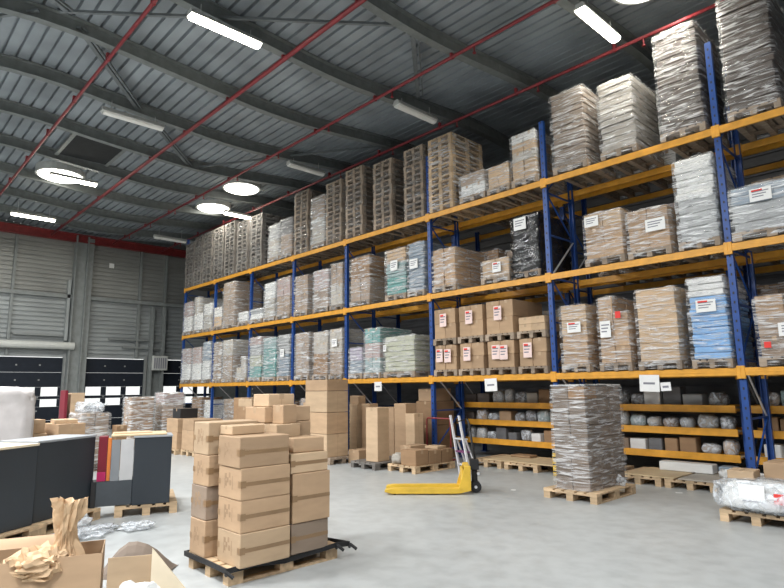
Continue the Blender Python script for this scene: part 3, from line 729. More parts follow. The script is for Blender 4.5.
# second rack row standing behind the first
for i in range(0, 5):
    x = XS[i]-.45
    upright(x, 11.62, 7.3 if i < 3 else 6, 'dark blue upright of the rear rack row, %s from the right' % BAY[i])
XR = [x-.45 for x in XS]
for i in range(0, 4):
    for t in (T1, T2, T3):
        beam(XR[i], XR[i+1], 11.595, t-.065, 'orange beam of rear rack row, %s tier, %s bay from right' % (TN[t], BAY[i]), 'orange beams of the rear rack row')
        beam(XR[i], XR[i+1], 12.74, t-.065, 'orange far side beam of the rear rack row, %s tier, %s bay' % (TN[t], BAY[i]), 'orange beams of the rear rack row')
back = [(-9.2, -8.5, T2, 5.1, ['cartondk'], 'brown carton load'), (-8.3, -7.6, T2, 5.0, ['cartongr'], 'taupe wrapped load'), (-8.9, -8.1, T3, 6.9, ['cartongr'], 'grey wrapped load'), (-7.9, -7.1, T3, 6.9, ['greydk'], 'dark wrapped load'),
        (-5.9, -5.2, T2, 5.2, ['cartondk'], 'dark brown load'), (-4.9, -4.2, T2, 5.25, ['pinkgoods'], 'pinkish wrapped load'), (-4.05, -3.5, T2, 5.2, ['greybeige'], 'beige wrapped load'), (-2.9, -2.2, T2, 5.3, ['cartonlt'], 'tan carton load'), (-2.1, -1.3, T2, 5.3, ['cartonlt'], 'tan wrapped carton load'),
        (-5.9, -5.1, T3, 7.0, ['greybeige'], 'beige wrapped load'), (-4.8, -4.1, T3, 7.0, ['white'], 'white wrapped load'),
        (-12.9, -12.1, T1, 3.0, ['greybeige'], 'beige wrapped load'), (-11.8, -11.0, T1, 2.8, ['greydk'], 'dark wrapped load'), (-10.8, -10.1, T1, 2.9, ['white'], 'white wrapped load'),
        (-9.3, -8.6, T1, 3.3, ['cartondk'], 'dark brown load'), (-8.4, -7.6, T1, 3.3, ['cartondk'], 'brown load'), (-7.4, -6.9, T1, 3.4, ['greybeige'], 'grey-beige load'),
        (-5.8, -5.1, T1, 3.3, ['cartondk'], 'dark carton load'), (-5.0, -4.3, T1, 3.4, ['cartondk'], 'brown carton load'), (-4.1, -3.5, T1, 3.3, ['cartongr'], 'taupe load'), (-3.0, -2.3, T1, 3.4, ['cartondk'], 'brown carton load'), (-2.2, -1.4, T1, 3.45, ['cartonlt'], 'tan carton load'),
        (-12.6, -11.8, T2, 5.0, ['cartondk'], 'brown carton load')]
tn = {T1: 'lowest', T2: 'middle', T3: 'top'}
for (x0, x1, t, zt, ms, d) in back:
    i = [k for k in range(8) if XS[k+1]-.3 < (x0+x1)/2 < XS[k]+.3][0]
    left = 'left' if (x0+x1)/2 < (XS[i]+XS[i+1])/2 else 'right'
    load('%s half hidden in rear row, %s tier, %s side, %s bay' % (d, tn[t], left, BAY[i]), x0, x1, t, zt, 'box', 'filmclear', Y=11.64, depth=1.1, group='loads in the rear rack row', mats=ms, lay=.33, far=True)
# hanging location tags
for (x, z, s, lab) in [(-11.35, 1.73, .28, 'small white paper tag hanging on the orange beam above the tall cartons'), (-7.73, 1.73, .32, 'white paper tag hanging on the beam above the small shelves'), (-4.35, 1.72, .34, 'largest white paper tag hanging on the beam right of the brown wrapped pallet'), (-4.08, 1.66, .17, 'smallest white tag beside the largest hanging paper tag')]:
    b = MB(); b.box(-s/2, s/2, -.006, 0, -s*.42, s*.42, 'paper'); b.box(-s*.3, s*.28, -.008, -.002, -.02, .015, 'ink')
    tag(link('paper_tag', b.mesh('tag'), None, (x, 10.138, z), 0, (0, random.uniform(-.06, .08), 0)), lab, 'tag', 'white paper tags on the lowest beam')
# column guard
b = MB(); b.box(-.09, .09, -.10, -.02, 0, .42, 'yellow')
for k in range(3): b.box(-.092, .092, -.102, -.018, .06+k*.13, .10+k*.13, 'black')
tag(link('column_guard', b.mesh('guard', .008), None, (-6.22, 10.2, .0)), 'yellow and black guard at the foot of a blue upright', 'guard')
# ------------------------------------------------------------------ small-parts shelving in the rear row
shelf_words = {1.28: 'upper', .87: 'middle', .43: 'lower'}
for i, (x0, x1) in enumerate([(-9.85, -6.74), (-6.60, -3.45), (-3.31, -.16)]):
    for z in (1.28, .87, .43):
        bn = ['nearest', 'third', 'second'][0]
        word = ['behind yellow pallet truck', 'right of brown wrapped pallet', 'at right picture edge'][i]
        r = root('parts_shelf', '%s shelf with orange front edge %s' % (shelf_words[z], word), 'shelf', ((x0+x1)/2, 11.44, z), 0, 'orange edged small parts shelves')
        L = x1-x0
        b = MB(); b.box(-L/2, L/2, 0, .04, -.09, .04, 'orange'); link('front_beam', b.mesh('front_beam', .004), r)
        b = MB(); b.box(-L/2+.01, L/2-.01, .05, .60, -.02, 0, 'board'); link('shelf_board', b.mesh('shelf_board'), r)
        b = MB(); b.box(-L/2, L/2, .61, .65, -.09, .04, 'orange'); link('rear_beam', b.mesh('rear_beam'), r)
        # things on the shelf
        x = -L/2+.18; k = 0; rn = random.Random(int(z*100)+i)
        cols = ['grey', 'white', 'greydk', 'cartondk', 'cartondk', 'tealgrey', 'greydk', 'greybeige', 'umber', 'greydk', 'cartongr', 'carton']
        cn = {'grey': 'grey', 'white': 'white', 'greydk': 'dark grey', 'cartondk': 'dark brown', 'carton': 'brown', 'tealgrey': 'grey-green', 'bluegrey': 'blue-grey', 'greybeige': 'beige', 'umber': 'umber', 'cartongr': 'taupe', 'teal': 'green'}
        ordn = ['first', 'second', 'third', 'fourth', 'fifth', 'sixth', 'seventh', 'eighth', 'ninth', 'tenth']
        while x < L/2-.28:
            w = rn.uniform(.26, .4); hh = rn.uniform(.18, .31 if z < 1.2 else .42); c = rn.choice(cols)
            isbox = rn.random() < .4
            lab = '%s %s on %s shelf %s, %s from left' % (cn[c], 'box' if isbox else 'bag', shelf_words[z], word, ordn[k])
            X, Y = (x0+x1)/2+x+w/2, 11.44+.27
            if isbox: tag(link('parts_box', layer(w-.04, .3, hh, c, k), None, (X, Y, z), rn.uniform(-.1, .1)), lab, 'box', 'boxes and bags on the small parts shelves')
            else:
                o = link('parts_bag', lump_mesh(w-.04, .24, hh, k+i*10, c, .12, 2, .6), None, (X, Y, z)); tag(o, lab, 'bag', 'boxes and bags on the small parts shelves')
                link('plastic_wrap', lump_mesh(w-.03, .25, hh+.015, k+i*10, 'plastic', .12, 2, .6), o)
            x += w+.01; k += 1
# ground pallets with boards under the rack
gp = [(-8.0, 'at the left, behind the yellow pallet truck'), (-7.12, 'in the middle behind the pallet truck'), (-5.72, 'directly behind the brown wrapped pallet')]
gp2 = [(-4.72, 'right beside the brown wrapped pallet'), (-3.86, 'under the rack, left of the white bagged pallet'), (-2.42, 'behind the white bagged pallet')]
for x, w in gp+gp2:
    floor_pallet('low board-topped pallet under the rack, %s' % w.replace('under the rack, ', ''), x, 10.80, 0, 'wood', group='board covered pallets under the rack')
for (x0, x1, y0, y1, z, m, l, nm) in [(-8.1, -6.3, 10.25, 11.3, .146, 'board', 'long plywood board lying on pallets under the rack behind the pallet truck', 'plywood_board'), (-4.95, -4.1, 10.2, 11.3, .146, 'board', 'plywood board lying on pallets just right of the brown wrapped pallet', 'plywood_board'), (-4.05, -2.95, 10.22, 11.35, .146, 'greybeige', 'pale brown board lying on pallets behind the white bagged pallet', 'plywood_board')]:
    b = MB(); b.box(x0, x1, y0, y1, z, z+.02, m); tag(link(nm, b.mesh('board', .004)), l, 'board')
for (x, y, z, w, d, h, m, l) in [(-7.6, 11.05, .167, .5, .3, .05, 'cartondk', 'flat brown packet on the plywood board behind the pallet truck'), (-4.2, 11.1, .168, .9, .25, .16, 'white', 'long pale flat parcel behind the boards right of the brown wrapped pallet'), (-3.5, 11.0, .167, .25, .25, .16, 'bluegrey', 'small grey-blue box on the board left of the white bagged pallet')]:
    tag(link('parcel', layer(w, d, h, m, 1), None, (x, y, z)), l, 'box')
o = tag(link('white_bag', lump_mesh(.3, .25, .2, 5, 'white', .3, 3, .8), None, (-3.3, 10.4, .167)), 'small crumpled white bag on the board under the rack', 'bag')
# ------------------------------------------------------------------ brown wrapped stack on the floor
floor_pallet('pale wooden pallet under the tall brown wrapped carton stack', -4.80, 8.72, 0, 'wood').scale = (1.1, 1.04, 1)
def big_stack():
    r = root('wrapped_carton_stack', 'tall brown carton stack in clear film standing on floor pallet right of centre', 'carton stack', (-4.785, 8.76, .146))
    rn = random.Random(3)
    rows = 8; H = 1.54; lh = H/rows
    for k in range(rows):
        for i in range(2):
            for j in range(3):
                m = 'cartonash' if not (k == 7 and j == 0 and i == 1) else 'cartondk'
                link('carton', carton_mesh(.275, .375, lh-.003, m, 'none'), r, (-.14+.28*i+rn.uniform(-.006, .006), -.38+.38*j+rn.uniform(-.006, .006), k*lh), rn.uniform(-.02, .02))
    link('stretch_film', film_mesh(.57, 1.15, H+.01, 31, 'filmclear', .012, 60, 34), r, (0, 0, 0))
    b = MB(); b.box(-.29, .29, -.58, .58, H+.012, H+.02, 'white'); link('top_sheet', b.mesh('top_sheet'), r)
    link('film_tail', lump_mesh(.16, .12, .14, 9, 'plastic', .35, 3, .9), r, (.34, .28, 0))
big_stack()
# ------------------------------------------------------------------ main foreground pallet with cartons
floor_pallet('wooden pallet under the large foreground carton stack, wrapped with black strap', -5.34, 3.24, 0, 'wood')
b = MB()
rn = random.Random(5)
ring = [(-5.76, 2.62), (-5.55, 2.615), (-5.3, 2.62), (-5.1, 2.61), (-4.92, 2.62), (-4.915, 2.9), (-4.92, 3.2), (-4.915, 3.5), (-4.90, 3.8), (-4.88, 3.95), (-5.1, 3.87), (-5.5, 3.87), (-5.77, 3.86), (-5.775, 3.4), (-5.77, 3.0), (-5.76, 2.62)]
P_ = [Vector((x+(-.012 if x < -5.7 else 0), y-(.012 if y < 2.63 else 0), .125+rn.uniform(-.02, .02))) for x, y in ring]
for p, q in zip(P_, P_[1:]): b.bar(p, q, .012, .045, 'black')
for k in (4, 8, 9): b.tube([P_[k]+Vector((0, 0, -.03)), P_[k]+Vector((.05, -.03, .01)), P_[k]+Vector((.09, .02, -.04))], .016, 'black', 7)
tag(link('black_strap', b.mesh('strap')), 'black twisted plastic strap round the foreground carton pallet', 'strap')
GS = 'cartons of the foreground stack'
Z = .146
def col(x, y, w, d, hs, lab, mark, tape='side', mats=None):
    z = Z
    for k, h in enumerate(hs):
        rn = random.Random(int(x*91+k*7)); pos = ['bottom', 'second', 'third', 'fourth', 'fifth'][k] if k < len(hs)-1 else 'top'
        carton('%s carton of %s' % (pos + (' up' if pos not in ('bottom', 'top') else ''), lab), x+rn.uniform(-.012, .012), y+rn.uniform(-.012, .012), z, w, d, h-.003, (mats or ['carton'])[k % len(mats or [1])], rn.uniform(-.03, .03), tape, mark, GS)
        z += h
    return z
col(-5.565, 2.90, .32, .54, [.33, .31, .29, .31], 'the narrow left front column of the foreground stack', True, mats=['carton', 'cartongr', 'carton', 'cartonlt'])
z1 = col(-5.07, 2.95, .42, .52, [.29, .28, .28, .275], 'the front corner column of the foreground stack', True, mats=['cartonlt', 'carton', 'carton', 'carton'])
col(-5.09, 3.47, .40, .44, [.28, .46, .19], 'the right column of the foreground stack', False, 'side', mats=['cartongr', 'carton', 'cartonlt'])
col(-5.54, 3.49, .38, .58, [.31, .30, .30, .30, .16], 'the hidden rear left column of the foreground stack', False, 'top')
carton('small flat carton on top of front left of the foreground stack', -5.27, 2.92, z1, .22, .36, .085, 'cartonlt', .05, 'top', False, GS)
carton('open-topped low carton on the right column of the foreground stack', -5.10, 3.48, Z+.93, .34, .36, .14, 'carton', -.05, 'top', False, GS)
carton('small carton on the rear of the foreground stack, beside a taller one', -5.28, 3.35, Z+1.07, .3, .3, .13, 'cartonlt', .08, 'top', False, GS)
carton('topmost carton of the foreground stack at its rear', -5.52, 3.42, Z+1.37, .36, .3, .13, 'cartonlt', -.08, 'top', False, GS)
carton('small square carton atop the rear right of the foreground stack', -5.27, 3.40, Z+1.20, .16, .2, .19, 'carton', .2, 'top', False, GS)
# ------------------------------------------------------------------ wall of cartons + tall cartons
floor_pallet('wooden pallet under the big square carton wall', -11.37, 8.56, PI/2, 'woodgrey')
zz = [.146, .66, 1.15, 1.64]
hh = [.51, .485, .485, .26]
for k in range(4):
    carton('%s large carton of the carton wall left of the tall upright cartons' % ['bottom', 'second', 'third', 'top'][k], -11.37, 8.50, zz[k], .87, .62, hh[k]-.004, 'carton' if k % 2 else 'cartonlt', random.uniform(-.01, .01), 'top', False, 'cartons of the big carton wall')
carton('small carton leaning against the left end of the carton wall', -12.2, 8.7, .0, .5, .6, .5, 'cartonlt', .1, 'top', False)
carton('carton on the small one at the left end of the carton wall', -12.25, 8.75, .5, .45, .5, .55, 'carton', -.06, 'top', False)
carton('narrow carton topping the pile at the left end of the carton wall', -12.2, 8.75, 1.05, .35, .45, .3, 'carton', .1, 'top', False)
floor_pallet('dark weathered pallet under the tall upright cartons', -9.75, 8.85, 0, 'wooddark')
TC = 'tall upright cartons by the rack'
for (x, y, w, d, z, h, m, rz, l) in [(-9.66, 8.60, .34, .38, .146, 1.13, 'cartonlt', .12, 'frontmost tall upright carton on the dark pallet'),
        (-10.25, 9.62, .34, .3, 0, 1.24, 'carton', .05, 'tall carton directly behind the frontmost tall upright carton'),
        (-11.55, 9.62, .30, .3, 0, 1.30, 'cartonlt', 0, 'tall narrow carton touching the right side of the carton wall'),
        (-11.12, 9.65, .28, .3, 0, 1.31, 'carton', .02, 'second tall narrow carton from the carton wall'),
        (-9.87, 9.66, .38, .36, 0, 1.33, 'carton', .03, 'tallest upright carton, right behind the frontmost one'),
        (-9.52, 9.60, .30, .28, 0, 1.11, 'cartonlt', -.05, 'rightmost tall upright carton left of the red trolley')]:
    carton(l, x, y, z, w, d, h, m, rz, 'top', False, TC)
carton('short carton balanced on top of the narrow cartons by the carton wall', -11.55, 9.62, 1.302, .3, .26, .2, 'carton', .1)
carton('low carton lying behind the tall upright cartons, red marked', -10.6, 8.95, 0, .38, .5, .3, 'carton', 0)
b = MB(); b.box(-.05, .05, -.003, 0, -.05, .05, 'redink')
# cartons resting high behind the upright
carton('long carton on top of the cartons behind the blue upright', -9.98, 10.80, 1.36, .55, .6, .3, 'carton', .03)
carton('large carton under the long one behind the blue upright', -9.98, 10.80, .8, .62, .7, .555, 'cartondk', 0)
carton('big carton standing on the floor behind the blue upright', -9.98, 10.80, 0, .7, .7, .795, 'cartondk', .0)
# ------------------------------------------------------------------ low pallet with cartons + red trolley
floor_pallet('low pale pallet with five brown cartons beside the yellow pallet truck', -8.78, 9.05, .0, 'wood')
LP = 'brown cartons on the low pallet'
for (x, y, z, w, d, h, m, rz, l) in [(-8.62, 8.68, .146, .42, .38, .3, 'cartondk', .03, 'front brown carton on the low pallet left of the pallet truck'),
        (-8.60, 9.07, .146, .40, .36, .27, 'cartondk', -.02, 'middle brown carton on the low pallet left of the pallet truck'),
        (-8.60, 9.44, .146, .40, .34, .27, 'cartondk', .02, 'rear brown carton on the low pallet left of the pallet truck'),
        (-9.0, 9.05, .146, .30, .5, .34, 'carton', .0, 'lighter carton behind the brown ones on the low pallet'),
        (-8.66, 9.35, .42, .34, .3, .05, 'cartonlt', .1, 'flat carton lying on the rear brown cartons of the low pallet')]:
    carton(l, x, y, z, w, d, h, m, rz, 'top', False, LP)
tag(link('scrap_bag', lump_mesh(.26, .3, .2, 4, 'greybeige', .25, 3, .7), None, (-9.02, 8.62, .146)), 'crumpled pale bag on the left corner of the low pallet', 'bag')
r = root('red_trolley', 'red tubular trolley with upright handle behind the low carton pallet', 'trolley', (-8.95, 9.78, 0))
b = MB(); b.tube([(-.36, 0, .12), (-.35, 0, .97), (-.32, 0, 1.01), (.32, 0, 1.01), (.35, 0, .97), (.36, 0, .12)], .016, 'red', 8); link('handle_frame', b.mesh('handle_frame', smooth=True), r)
b = MB(); b.box(-.37, .37, -.11, .13, .12, .15, 'red'); link('platform', b.mesh('platform', .005), r)
for sx in (-.33, .33):
    for sy in (-.04, .07):
        b = MB(); b.tube([(sx-.02, sy, .06), (sx+.02, sy, .06)], .06, 'black', 14); link('wheel', b.mesh('wheel'), r)
# ------------------------------------------------------------------ folding step ladder
r = root('step_ladder', 'white aluminium folding step ladder standing behind the yellow pallet truck', 'ladder', (-7.75, 9.05, 0), -.35)
for s in (-1, 1):
    b = MB(); b.bar((s*.17-.1, -.02, 1.13), (s*.19+.22, -.0, .0), .05, .03, 'alu'); link('front_rail', b.mesh('front_rail', .004), r)
    b = MB(); b.bar((s*.17+.06, .03, .66), (s*.19-.12, .38, .0), .035, .025, 'alu'); link('rear_leg', b.mesh('rear_leg', .004), r)
for z in (.2, .44, .68):
    x = -.1+.32*(1-z/1.13)
    b = MB(); b.box(x-.17, x+.17, -.04, .1, z-.012, z+.012, 'alu' if z != .44 else 'purple'); link('step', b.mesh('step', .003), r)
# ------------------------------------------------------------------ pallet truck
d = Vector((-.72, -.694, 0)); ang = math.atan2(d.y, d.x)
r = root('pallet_truck', 'yellow hand pallet truck with long forks standing on the open floor', 'pallet truck', (-6.47, 7.56, 0), ang)
for s in (-1, 1):
    b = MB(); b.prism([(-.02, .03), (.1, .02), (1.10, .02), (1.22, .045), (1.22, .075), (1.12, .095), (-.02, .095)], 'y', s*.19-.08, s*.19+.08, 'yellow')
    b.box(.05, 1.08, s*.19-.05, s*.19+.05, .096, .100, 'yellow'); link('fork', b.mesh('fork', .004), r)
    b = MB(); b.tube([(1.06, s*.19-.045, .032), (1.06, s*.19+.045, .032)], .032, 'black', 12); link('fork_roller', b.mesh('fork_roller'), r)
b = MB(); b.prism([(-.16, .06), (-.02, .03), (.04, .10), (-.07, .44), (-.16, .44)], 'y', -.27, -.24, 'yellow'); b.prism([(-.16, .06), (-.02, .03), (.04, .10), (-.07, .44), (-.16, .44)], 'y', .24, .27, 'yellow')
b.box(-.16, -.07, -.25, .25, .40, .43, 'yellow'); b.box(-.05, -.02, -.24, .24, .06, .38, 'yellow'); link('body', b.mesh('body', .005), r)
b = MB(); b.tube([(-.24, 0, .16), (-.24, 0, .42)], .05, 'black', 12); b.box(-.31, -.17, -.08, .08, .36, .52, 'black'); b.tube([(-.30, -.08, .30), (-.30, .08, .30)], .03, 'alu', 10); link('hydraulic_pump', b.mesh('hydraulic_pump', .004), r)
for s in (-1, 1):
    b = MB(); b.tube([(-.25, s*.06-.03, .09), (-.25, s*.06+.03, .09)], .09, 'black', 20); o = link('steer_wheel', b.mesh('steer_wheel'), r); b = MB(); b.tube([(-.25, s*.06-.032, .09), (-.25, s*.06+.032, .09)], .025, 'alu', 12); link('hub', b.mesh('hub'), o)
b = MB(); b.tube([(-.26, 0, .5), (-.22, 0, .75), (-.19, 0, .98)], .018, 'black', 8); link('tiller_shaft', b.mesh('tiller_shaft', smooth=True), r)
b = MB(); b.tube([(-.19, 0, .98), (-.19, -.10, 1.02), (-.17, -.13, 1.10), (-.15, -.08, 1.16), (-.15, .08, 1.16), (-.17, .13, 1.10), (-.19, .10, 1.02), (-.19, 0, .98)], .014, 'black', 8); b.tube([(-.15, -.08, 1.16), (.02, -.05, 1.12)], .01, 'black', 6); link('tiller_handle', b.mesh('tiller_handle', smooth=True), r)
# ------------------------------------------------------------------ right foreground white bagged pallet
floor_pallet('wooden pallet under white plastic bags at the right edge', -2.38, 8.82, 0, 'wood')
r = tag(link('white_bagged_load', lump_mesh(.86, 1.2, .34, 12, 'white', .10, 4, .5), None, (-2.36, 8.82, .146)), 'low load in crumpled white plastic at the right edge, with a white sheet', 'bagged load')
link('plastic_wrap', lump_mesh(.94, 1.27, .39, 14, 'plastic', .12, 4, .42), r, (0, 0, -.02))
b = MB(); b.box(-.14, .14, -.008, 0, -.10, .10, 'paper'); b.box(-.1, .12, -.01, -.002, -.1, -.085, 'ink'); link('paper_label', b.mesh('paper_label'), r, (-.02, -.66, .24), 0, (-.15, 0, 0))
b = MB(); b.box(-.05, .05, -.008, 0, -.06, .06, 'redink'); link('red_label', b.mesh('red_label'), r, (.26, -.65, .2), 0)
carton('small pale carton on top left of the white plastic load', -2.58, 8.62, .50, .30, .34, .1, 'cartonlt', .06)
carton('wide brown carton on the white plastic load at the right edge', -2.05, 8.95, .50, .64, .5, .2, 'carton', -.02)
# ------------------------------------------------------------------ cabinets at the left
def cabinet(name, label, cat, x, y, rz, w, d, h, z, doors, topmat):
    r = root(name, label, cat, (x, y, z), rz)
    b = MB(); b.box(-w/2, w/2, -d/2, d/2, 0, h, 'charcoal'); link('body', b.mesh('body', .006), r)
    b = MB(); b.box(-w/2-.01, w/2+.01, -d/2-.01, d/2+.01, h+.001, h+.03, topmat); link('top_panel', b.mesh('top_panel', .004), r)
    return r
ca = math.atan2(.9, -.62)
# axis of the long face runs from near to far along (-.6,.8)
ux, uy = -.55, .835
nxn, nyn = .835, .55          # outward normal, towards the lens
def along(s, q): return (-8.22+ux*s-nxn*q, 1.83+uy*s-nyn*q)
rz = math.atan2(uy, ux)
x, y = along(.49, .3)
floor_pallet('wooden pallet under the right dark grey cabinet at the left', x, y, rz-PI/2, 'wood').scale = (1, .86, 1)
cabinet('grey_cabinet', 'large charcoal cabinet with grey top, second from the left edge', 'cabinet', x, y, rz, .97, .55, .93, .146, 2, 'cabtop')
x, y = along(-.56, .28)
floor_pallet('wooden pallet under the dark cabinet cut by the left edge', x, y, rz-PI/2, 'wood').scale = (1, .86, 1)
cabinet('grey_cabinet', 'charcoal cabinet with pale beech top, cut by the left edge', 'cabinet', x, y, rz, 1.05, .6, .91, .146, 2, 'paletop')
# cabinet with sample boards standing on its pulled-out drawer box
dz_ = -.35
floor_pallet('pale wooden pallet under the charcoal cabinet with coloured boards', -9.02, 3.45, PI/2-.35, 'wood')
r = root('display_cabinet', 'charcoal cabinet with a lower drawer box pulled out in front', 'cabinet', (-8.52, 3.06, .146), dz_)
b = MB(); b.box(-.50, 0, 0, .49, 0, .90, 'charcoal'); link('body', b.mesh('body', .006), r)
b = MB(); b.box(-.51, .01, -.01, .50, .901, .925, 'cabtop'); link('top_panel', b.mesh('top_panel', .003), r)
b = MB(); b.box(-.45, -.03, -.45, -.002, .01, .335, 'charcoal2'); o = link('drawer', b.mesh('drawer', .004), r)
b = MB(); b.box(-.28, -.02, -.51, -.45, 0, .337, 'black'); link('drawer_front', b.mesh('drawer_front', .003), o)
sb = 'sample boards standing on the drawer of the charcoal cabinet'
for (y0, y1, h, m, lab) in [(-.17, -.005, .545, 'whiteboard', 'off-white board standing against the charcoal cabinet'), (-.285, -.175, .545, 'greyboard', 'mid grey board between the off-white and orange boards'), (-.335, -.29, .57, 'orangeboard', 'narrow orange board left of the grey board'), (-.45, -.34, .59, 'redboard', 'dark red board left of the orange board')]:
    b = MB()
    if m == 'redboard': b.box(-.33, -.07, y0, y1, .338, h+.338, m)
    else: b.box(-.05 if m != 'orangeboard' else -.12, -.03 if m != 'orangeboard' else -.06, y0, y1, .338, h+.338, m)
    me = b.mesh('board', .003); o = link('sample_board', me, None, (-8.52, 3.06, .146), dz_); tag(o, lab, 'board', sb)
b = MB(); b.box(-.06, -.04, -.45, -.34, .338, .46, 'magenta'); tag(link('sample_board', b.mesh('board', .003), None, (-8.52, 3.06, .146), dz_), 'small magenta board at the foot of the dark red board', 'board', sb)
b = MB(); b.box(-.62, -.02, -.30, .42, 0, .022, 'board'); tag(link('wooden_plank', b.mesh('plank', .004), None, (-8.52, 3.06, 1.073), dz_), 'pale wooden board lying on top of the charcoal cabinet with the drawer', 'board')
b = MB(); b.box(-.55, -.2, -.25, .25, 0, .012, 'cartonlt'); tag(link('cardboard_sheet', b.mesh('sheet'), None, (-8.52, 3.06, 1.096), dz_+.1), 'flat cardboard sheet lying on the wooden board of the charcoal cabinet', 'cardboard')
b = MB()
tag(link('plastic_bag', lump_mesh(.25, .22, .12, 21, 'plastic', .3, 3, .8), None, (-8.42, 2.42, 0)), 'grey plastic scrap on the floor between the charcoal cabinets', 'plastic')
# ------------------------------------------------------------------ background goods at the left
tag(link('bulk_bag', lump_mesh(1.3, 1.15, 1.62, 2, 'whitebag', .07, 4, .35), None, (-12.2, 1.95, .146)), 'big white woven bulk bag at the left edge behind the cabinets', 'bag')
b = bpy.data.objects['bulk_bag']; g = MB(); g.tube([(.42, -.60, .1), (.44, -.63, .7), (.42, -.58, 1.38), (.40, .0, 1.46)], .02, 'kraft', 6); link('strap', g.mesh('strap'), b)
floor_pallet('wooden pallet under the big white bulk bag', -12.2, 1.95, 0, 'wood')
BGc = 'loose cartons behind the cabinets'
for (x, y, z, w, d, h, m, rz, l) in [(-13.2, 2.82, 0, .6, .42, .62, 'cartondk', .1, 'bottom carton of the small pile right of the white bulk bag'), (-13.2, 2.83, .622, .5, .38, .28, 'carton', -.1, 'middle carton of the small pile right of the white bulk bag'), (-13.2, 2.80, .905, .42, .3, .26, 'carton', .05, 'top carton of the small pile right of the white bulk bag'),
        (-13.8, 2.75, 0, .4, .3, 1.25, 'carton', .0, 'tall carton just behind the white bulk bag'),
        (-13.2, 3.36, 0, .8, .52, .65, 'carton', .15, 'large lower carton left of the film-topped pile'), (-13.2, 3.35, .652, .76, .5, .42, 'carton', .12, 'upper wide carton left of the film-topped pile'), (-13.25, 3.35, 1.075, .6, .4, .07, 'cartonlt', -.1, 'flat open carton on the wide carton left of film-topped pile'),
        (-13.7, 4.58, 0, .3, .22, .95, 'cartondk', 0, 'brown carton right of the film-topped pile')]:
    carton(l, x, y, z, w, d, h, m, rz, 'top', False, BGc)
load('taupe wrapped floor load topped with loose clear plastic, behind display cabinet', -14.7, -13.8, 0, 1.22, 'box', 'filmmilk', Y=3.80, depth=.62, mats=['cartongr'], lay=.3)
tag(link('plastic_sheet', lump_mesh(.85, .55, .22, 33, 'plastic', .25, 4, .7), None, (-14.25, 4.10, 1.24)), 'loose clear plastic heaped on the taupe wrapped load at the left', 'plastic')
carton('pinkish red box on the plastic-topped load before the dock doors', -14.9, 3.98, 0, .30, .28, 1.66, 'cartonlt', 0)
b = MB(); b.box(-.2, .2, -.03, .03, 0, 1.72, 'redboard'); tag(link('red_board', b.mesh('red_board', .004), None, (-14.95, 3.74, 0), .0), 'narrow dark red board standing beside the pinkish box before the dock doors', 'board')
load('brown wrapped load with white film edges before the dock doors, left of two', -18.4, -17.75, 0, 1.50, 'box', 'filmmilk', Y=6.2, depth=.72, mats=['cartondk'], lay=.24)
load('brown wrapped load with pink top before the dock doors, right of two', -18.6, -17.9, 0, 1.62, 'box', 'filmmilk', Y=7.2, depth=.7, mats=['cartongr', 'cartondk', 'cartongr', 'pinkgoods'], lay=.28)
for (x, y, w) in [(-15.95, 7.25, 'left'), (-15.05, 7.35, 'right')]:
    floor_pallet('wooden pallet under the %s far carton pile beside the foreground stack' % w, x, y, 0, 'wood')
FC = 'cartons of the far piles beside the rack end'
for (x, y, z, w, d, h, m, l) in [(-15.95, 7.1, .146, .78, .8, .42, 'carton', 'bottom carton of the left far pile'), (-15.95, 7.1, .568, .74, .8, .36, 'carton', 'second carton of the left far pile'), (-15.05, 7.15, .146, .76, .8, .5, 'carton', 'bottom carton of the right far pile'), (-15.05, 7.15, .648, .72, .8, .28, 'carton', 'second carton of the right far pile'),
        (-16.05, 7.1, .93, .5, .5, .26, 'black', 'black box on top of the left far pile')]:
    if 'bridging' in l: z = 1.292
    carton(l, x, y, z, w, d, h, m, random.uniform(-.04, .04), 'top', False, FC)
floor_pallet('wooden pallet under the flat brown cartons left of the carton wall', -13.4, 8.0, 0, 'wood')
for (x, y, z, w, d, h, m, l) in [(-13.4, 7.95, .146, .78, 1.0, .55, 'carton', 'bottom flat brown carton left of the carton wall'), (-13.4, 7.95, .7, .76, 1.0, .55, 'cartondk', 'middle flat brown carton left of the carton wall'), (-13.45, 7.95, 1.255, .7, .9, .2, 'cartonlt', 'top flat brown carton left of the carton wall'),
        (-14.4, 8.3, 0, .8, .8, .75, 'cartondk', 'lower of two dark cartons farther left of the carton wall'), (-14.4, 8.3, .752, .75, .8, .72, 'cartondk', 'upper of two dark cartons farther left of the carton wall')]:
    carton(l, x, y, z, w, d, h, m, random.uniform(-.04, .04), 'top', False, 'brown cartons left of the carton wall')
# ground level of the far bays
for k, (x, h, m, c) in enumerate([(-22.6, 1.4, 'cartondk', 'dark brown'), (-21.5, 1.3, 'white', 'white'), (-19.9, 1.35, 'cartongr', 'taupe'), (-18.75, 1.4, 'cartondk', 'dark brown'), (-17.4, 1.35, 'greydk', 'dark grey'), (-16.2, 1.3, 'cartondk', 'dark brown'), (-14.9, 1.4, 'cartongr', 'taupe'), (-13.5, 1.3, 'greydk', 'dark grey')]):
    load('%s wrapped load on the floor below the rack, %s from far end' % (c, BAY[k].replace('nearest', 'first').replace('farthest', 'eighth')), x-.4, x+.4, 0, h, 'box', 'filmclear', mats=[m], lay=.35, far=True, Y=10.4, depth=1.0, group='loads on the floor under the far bays')
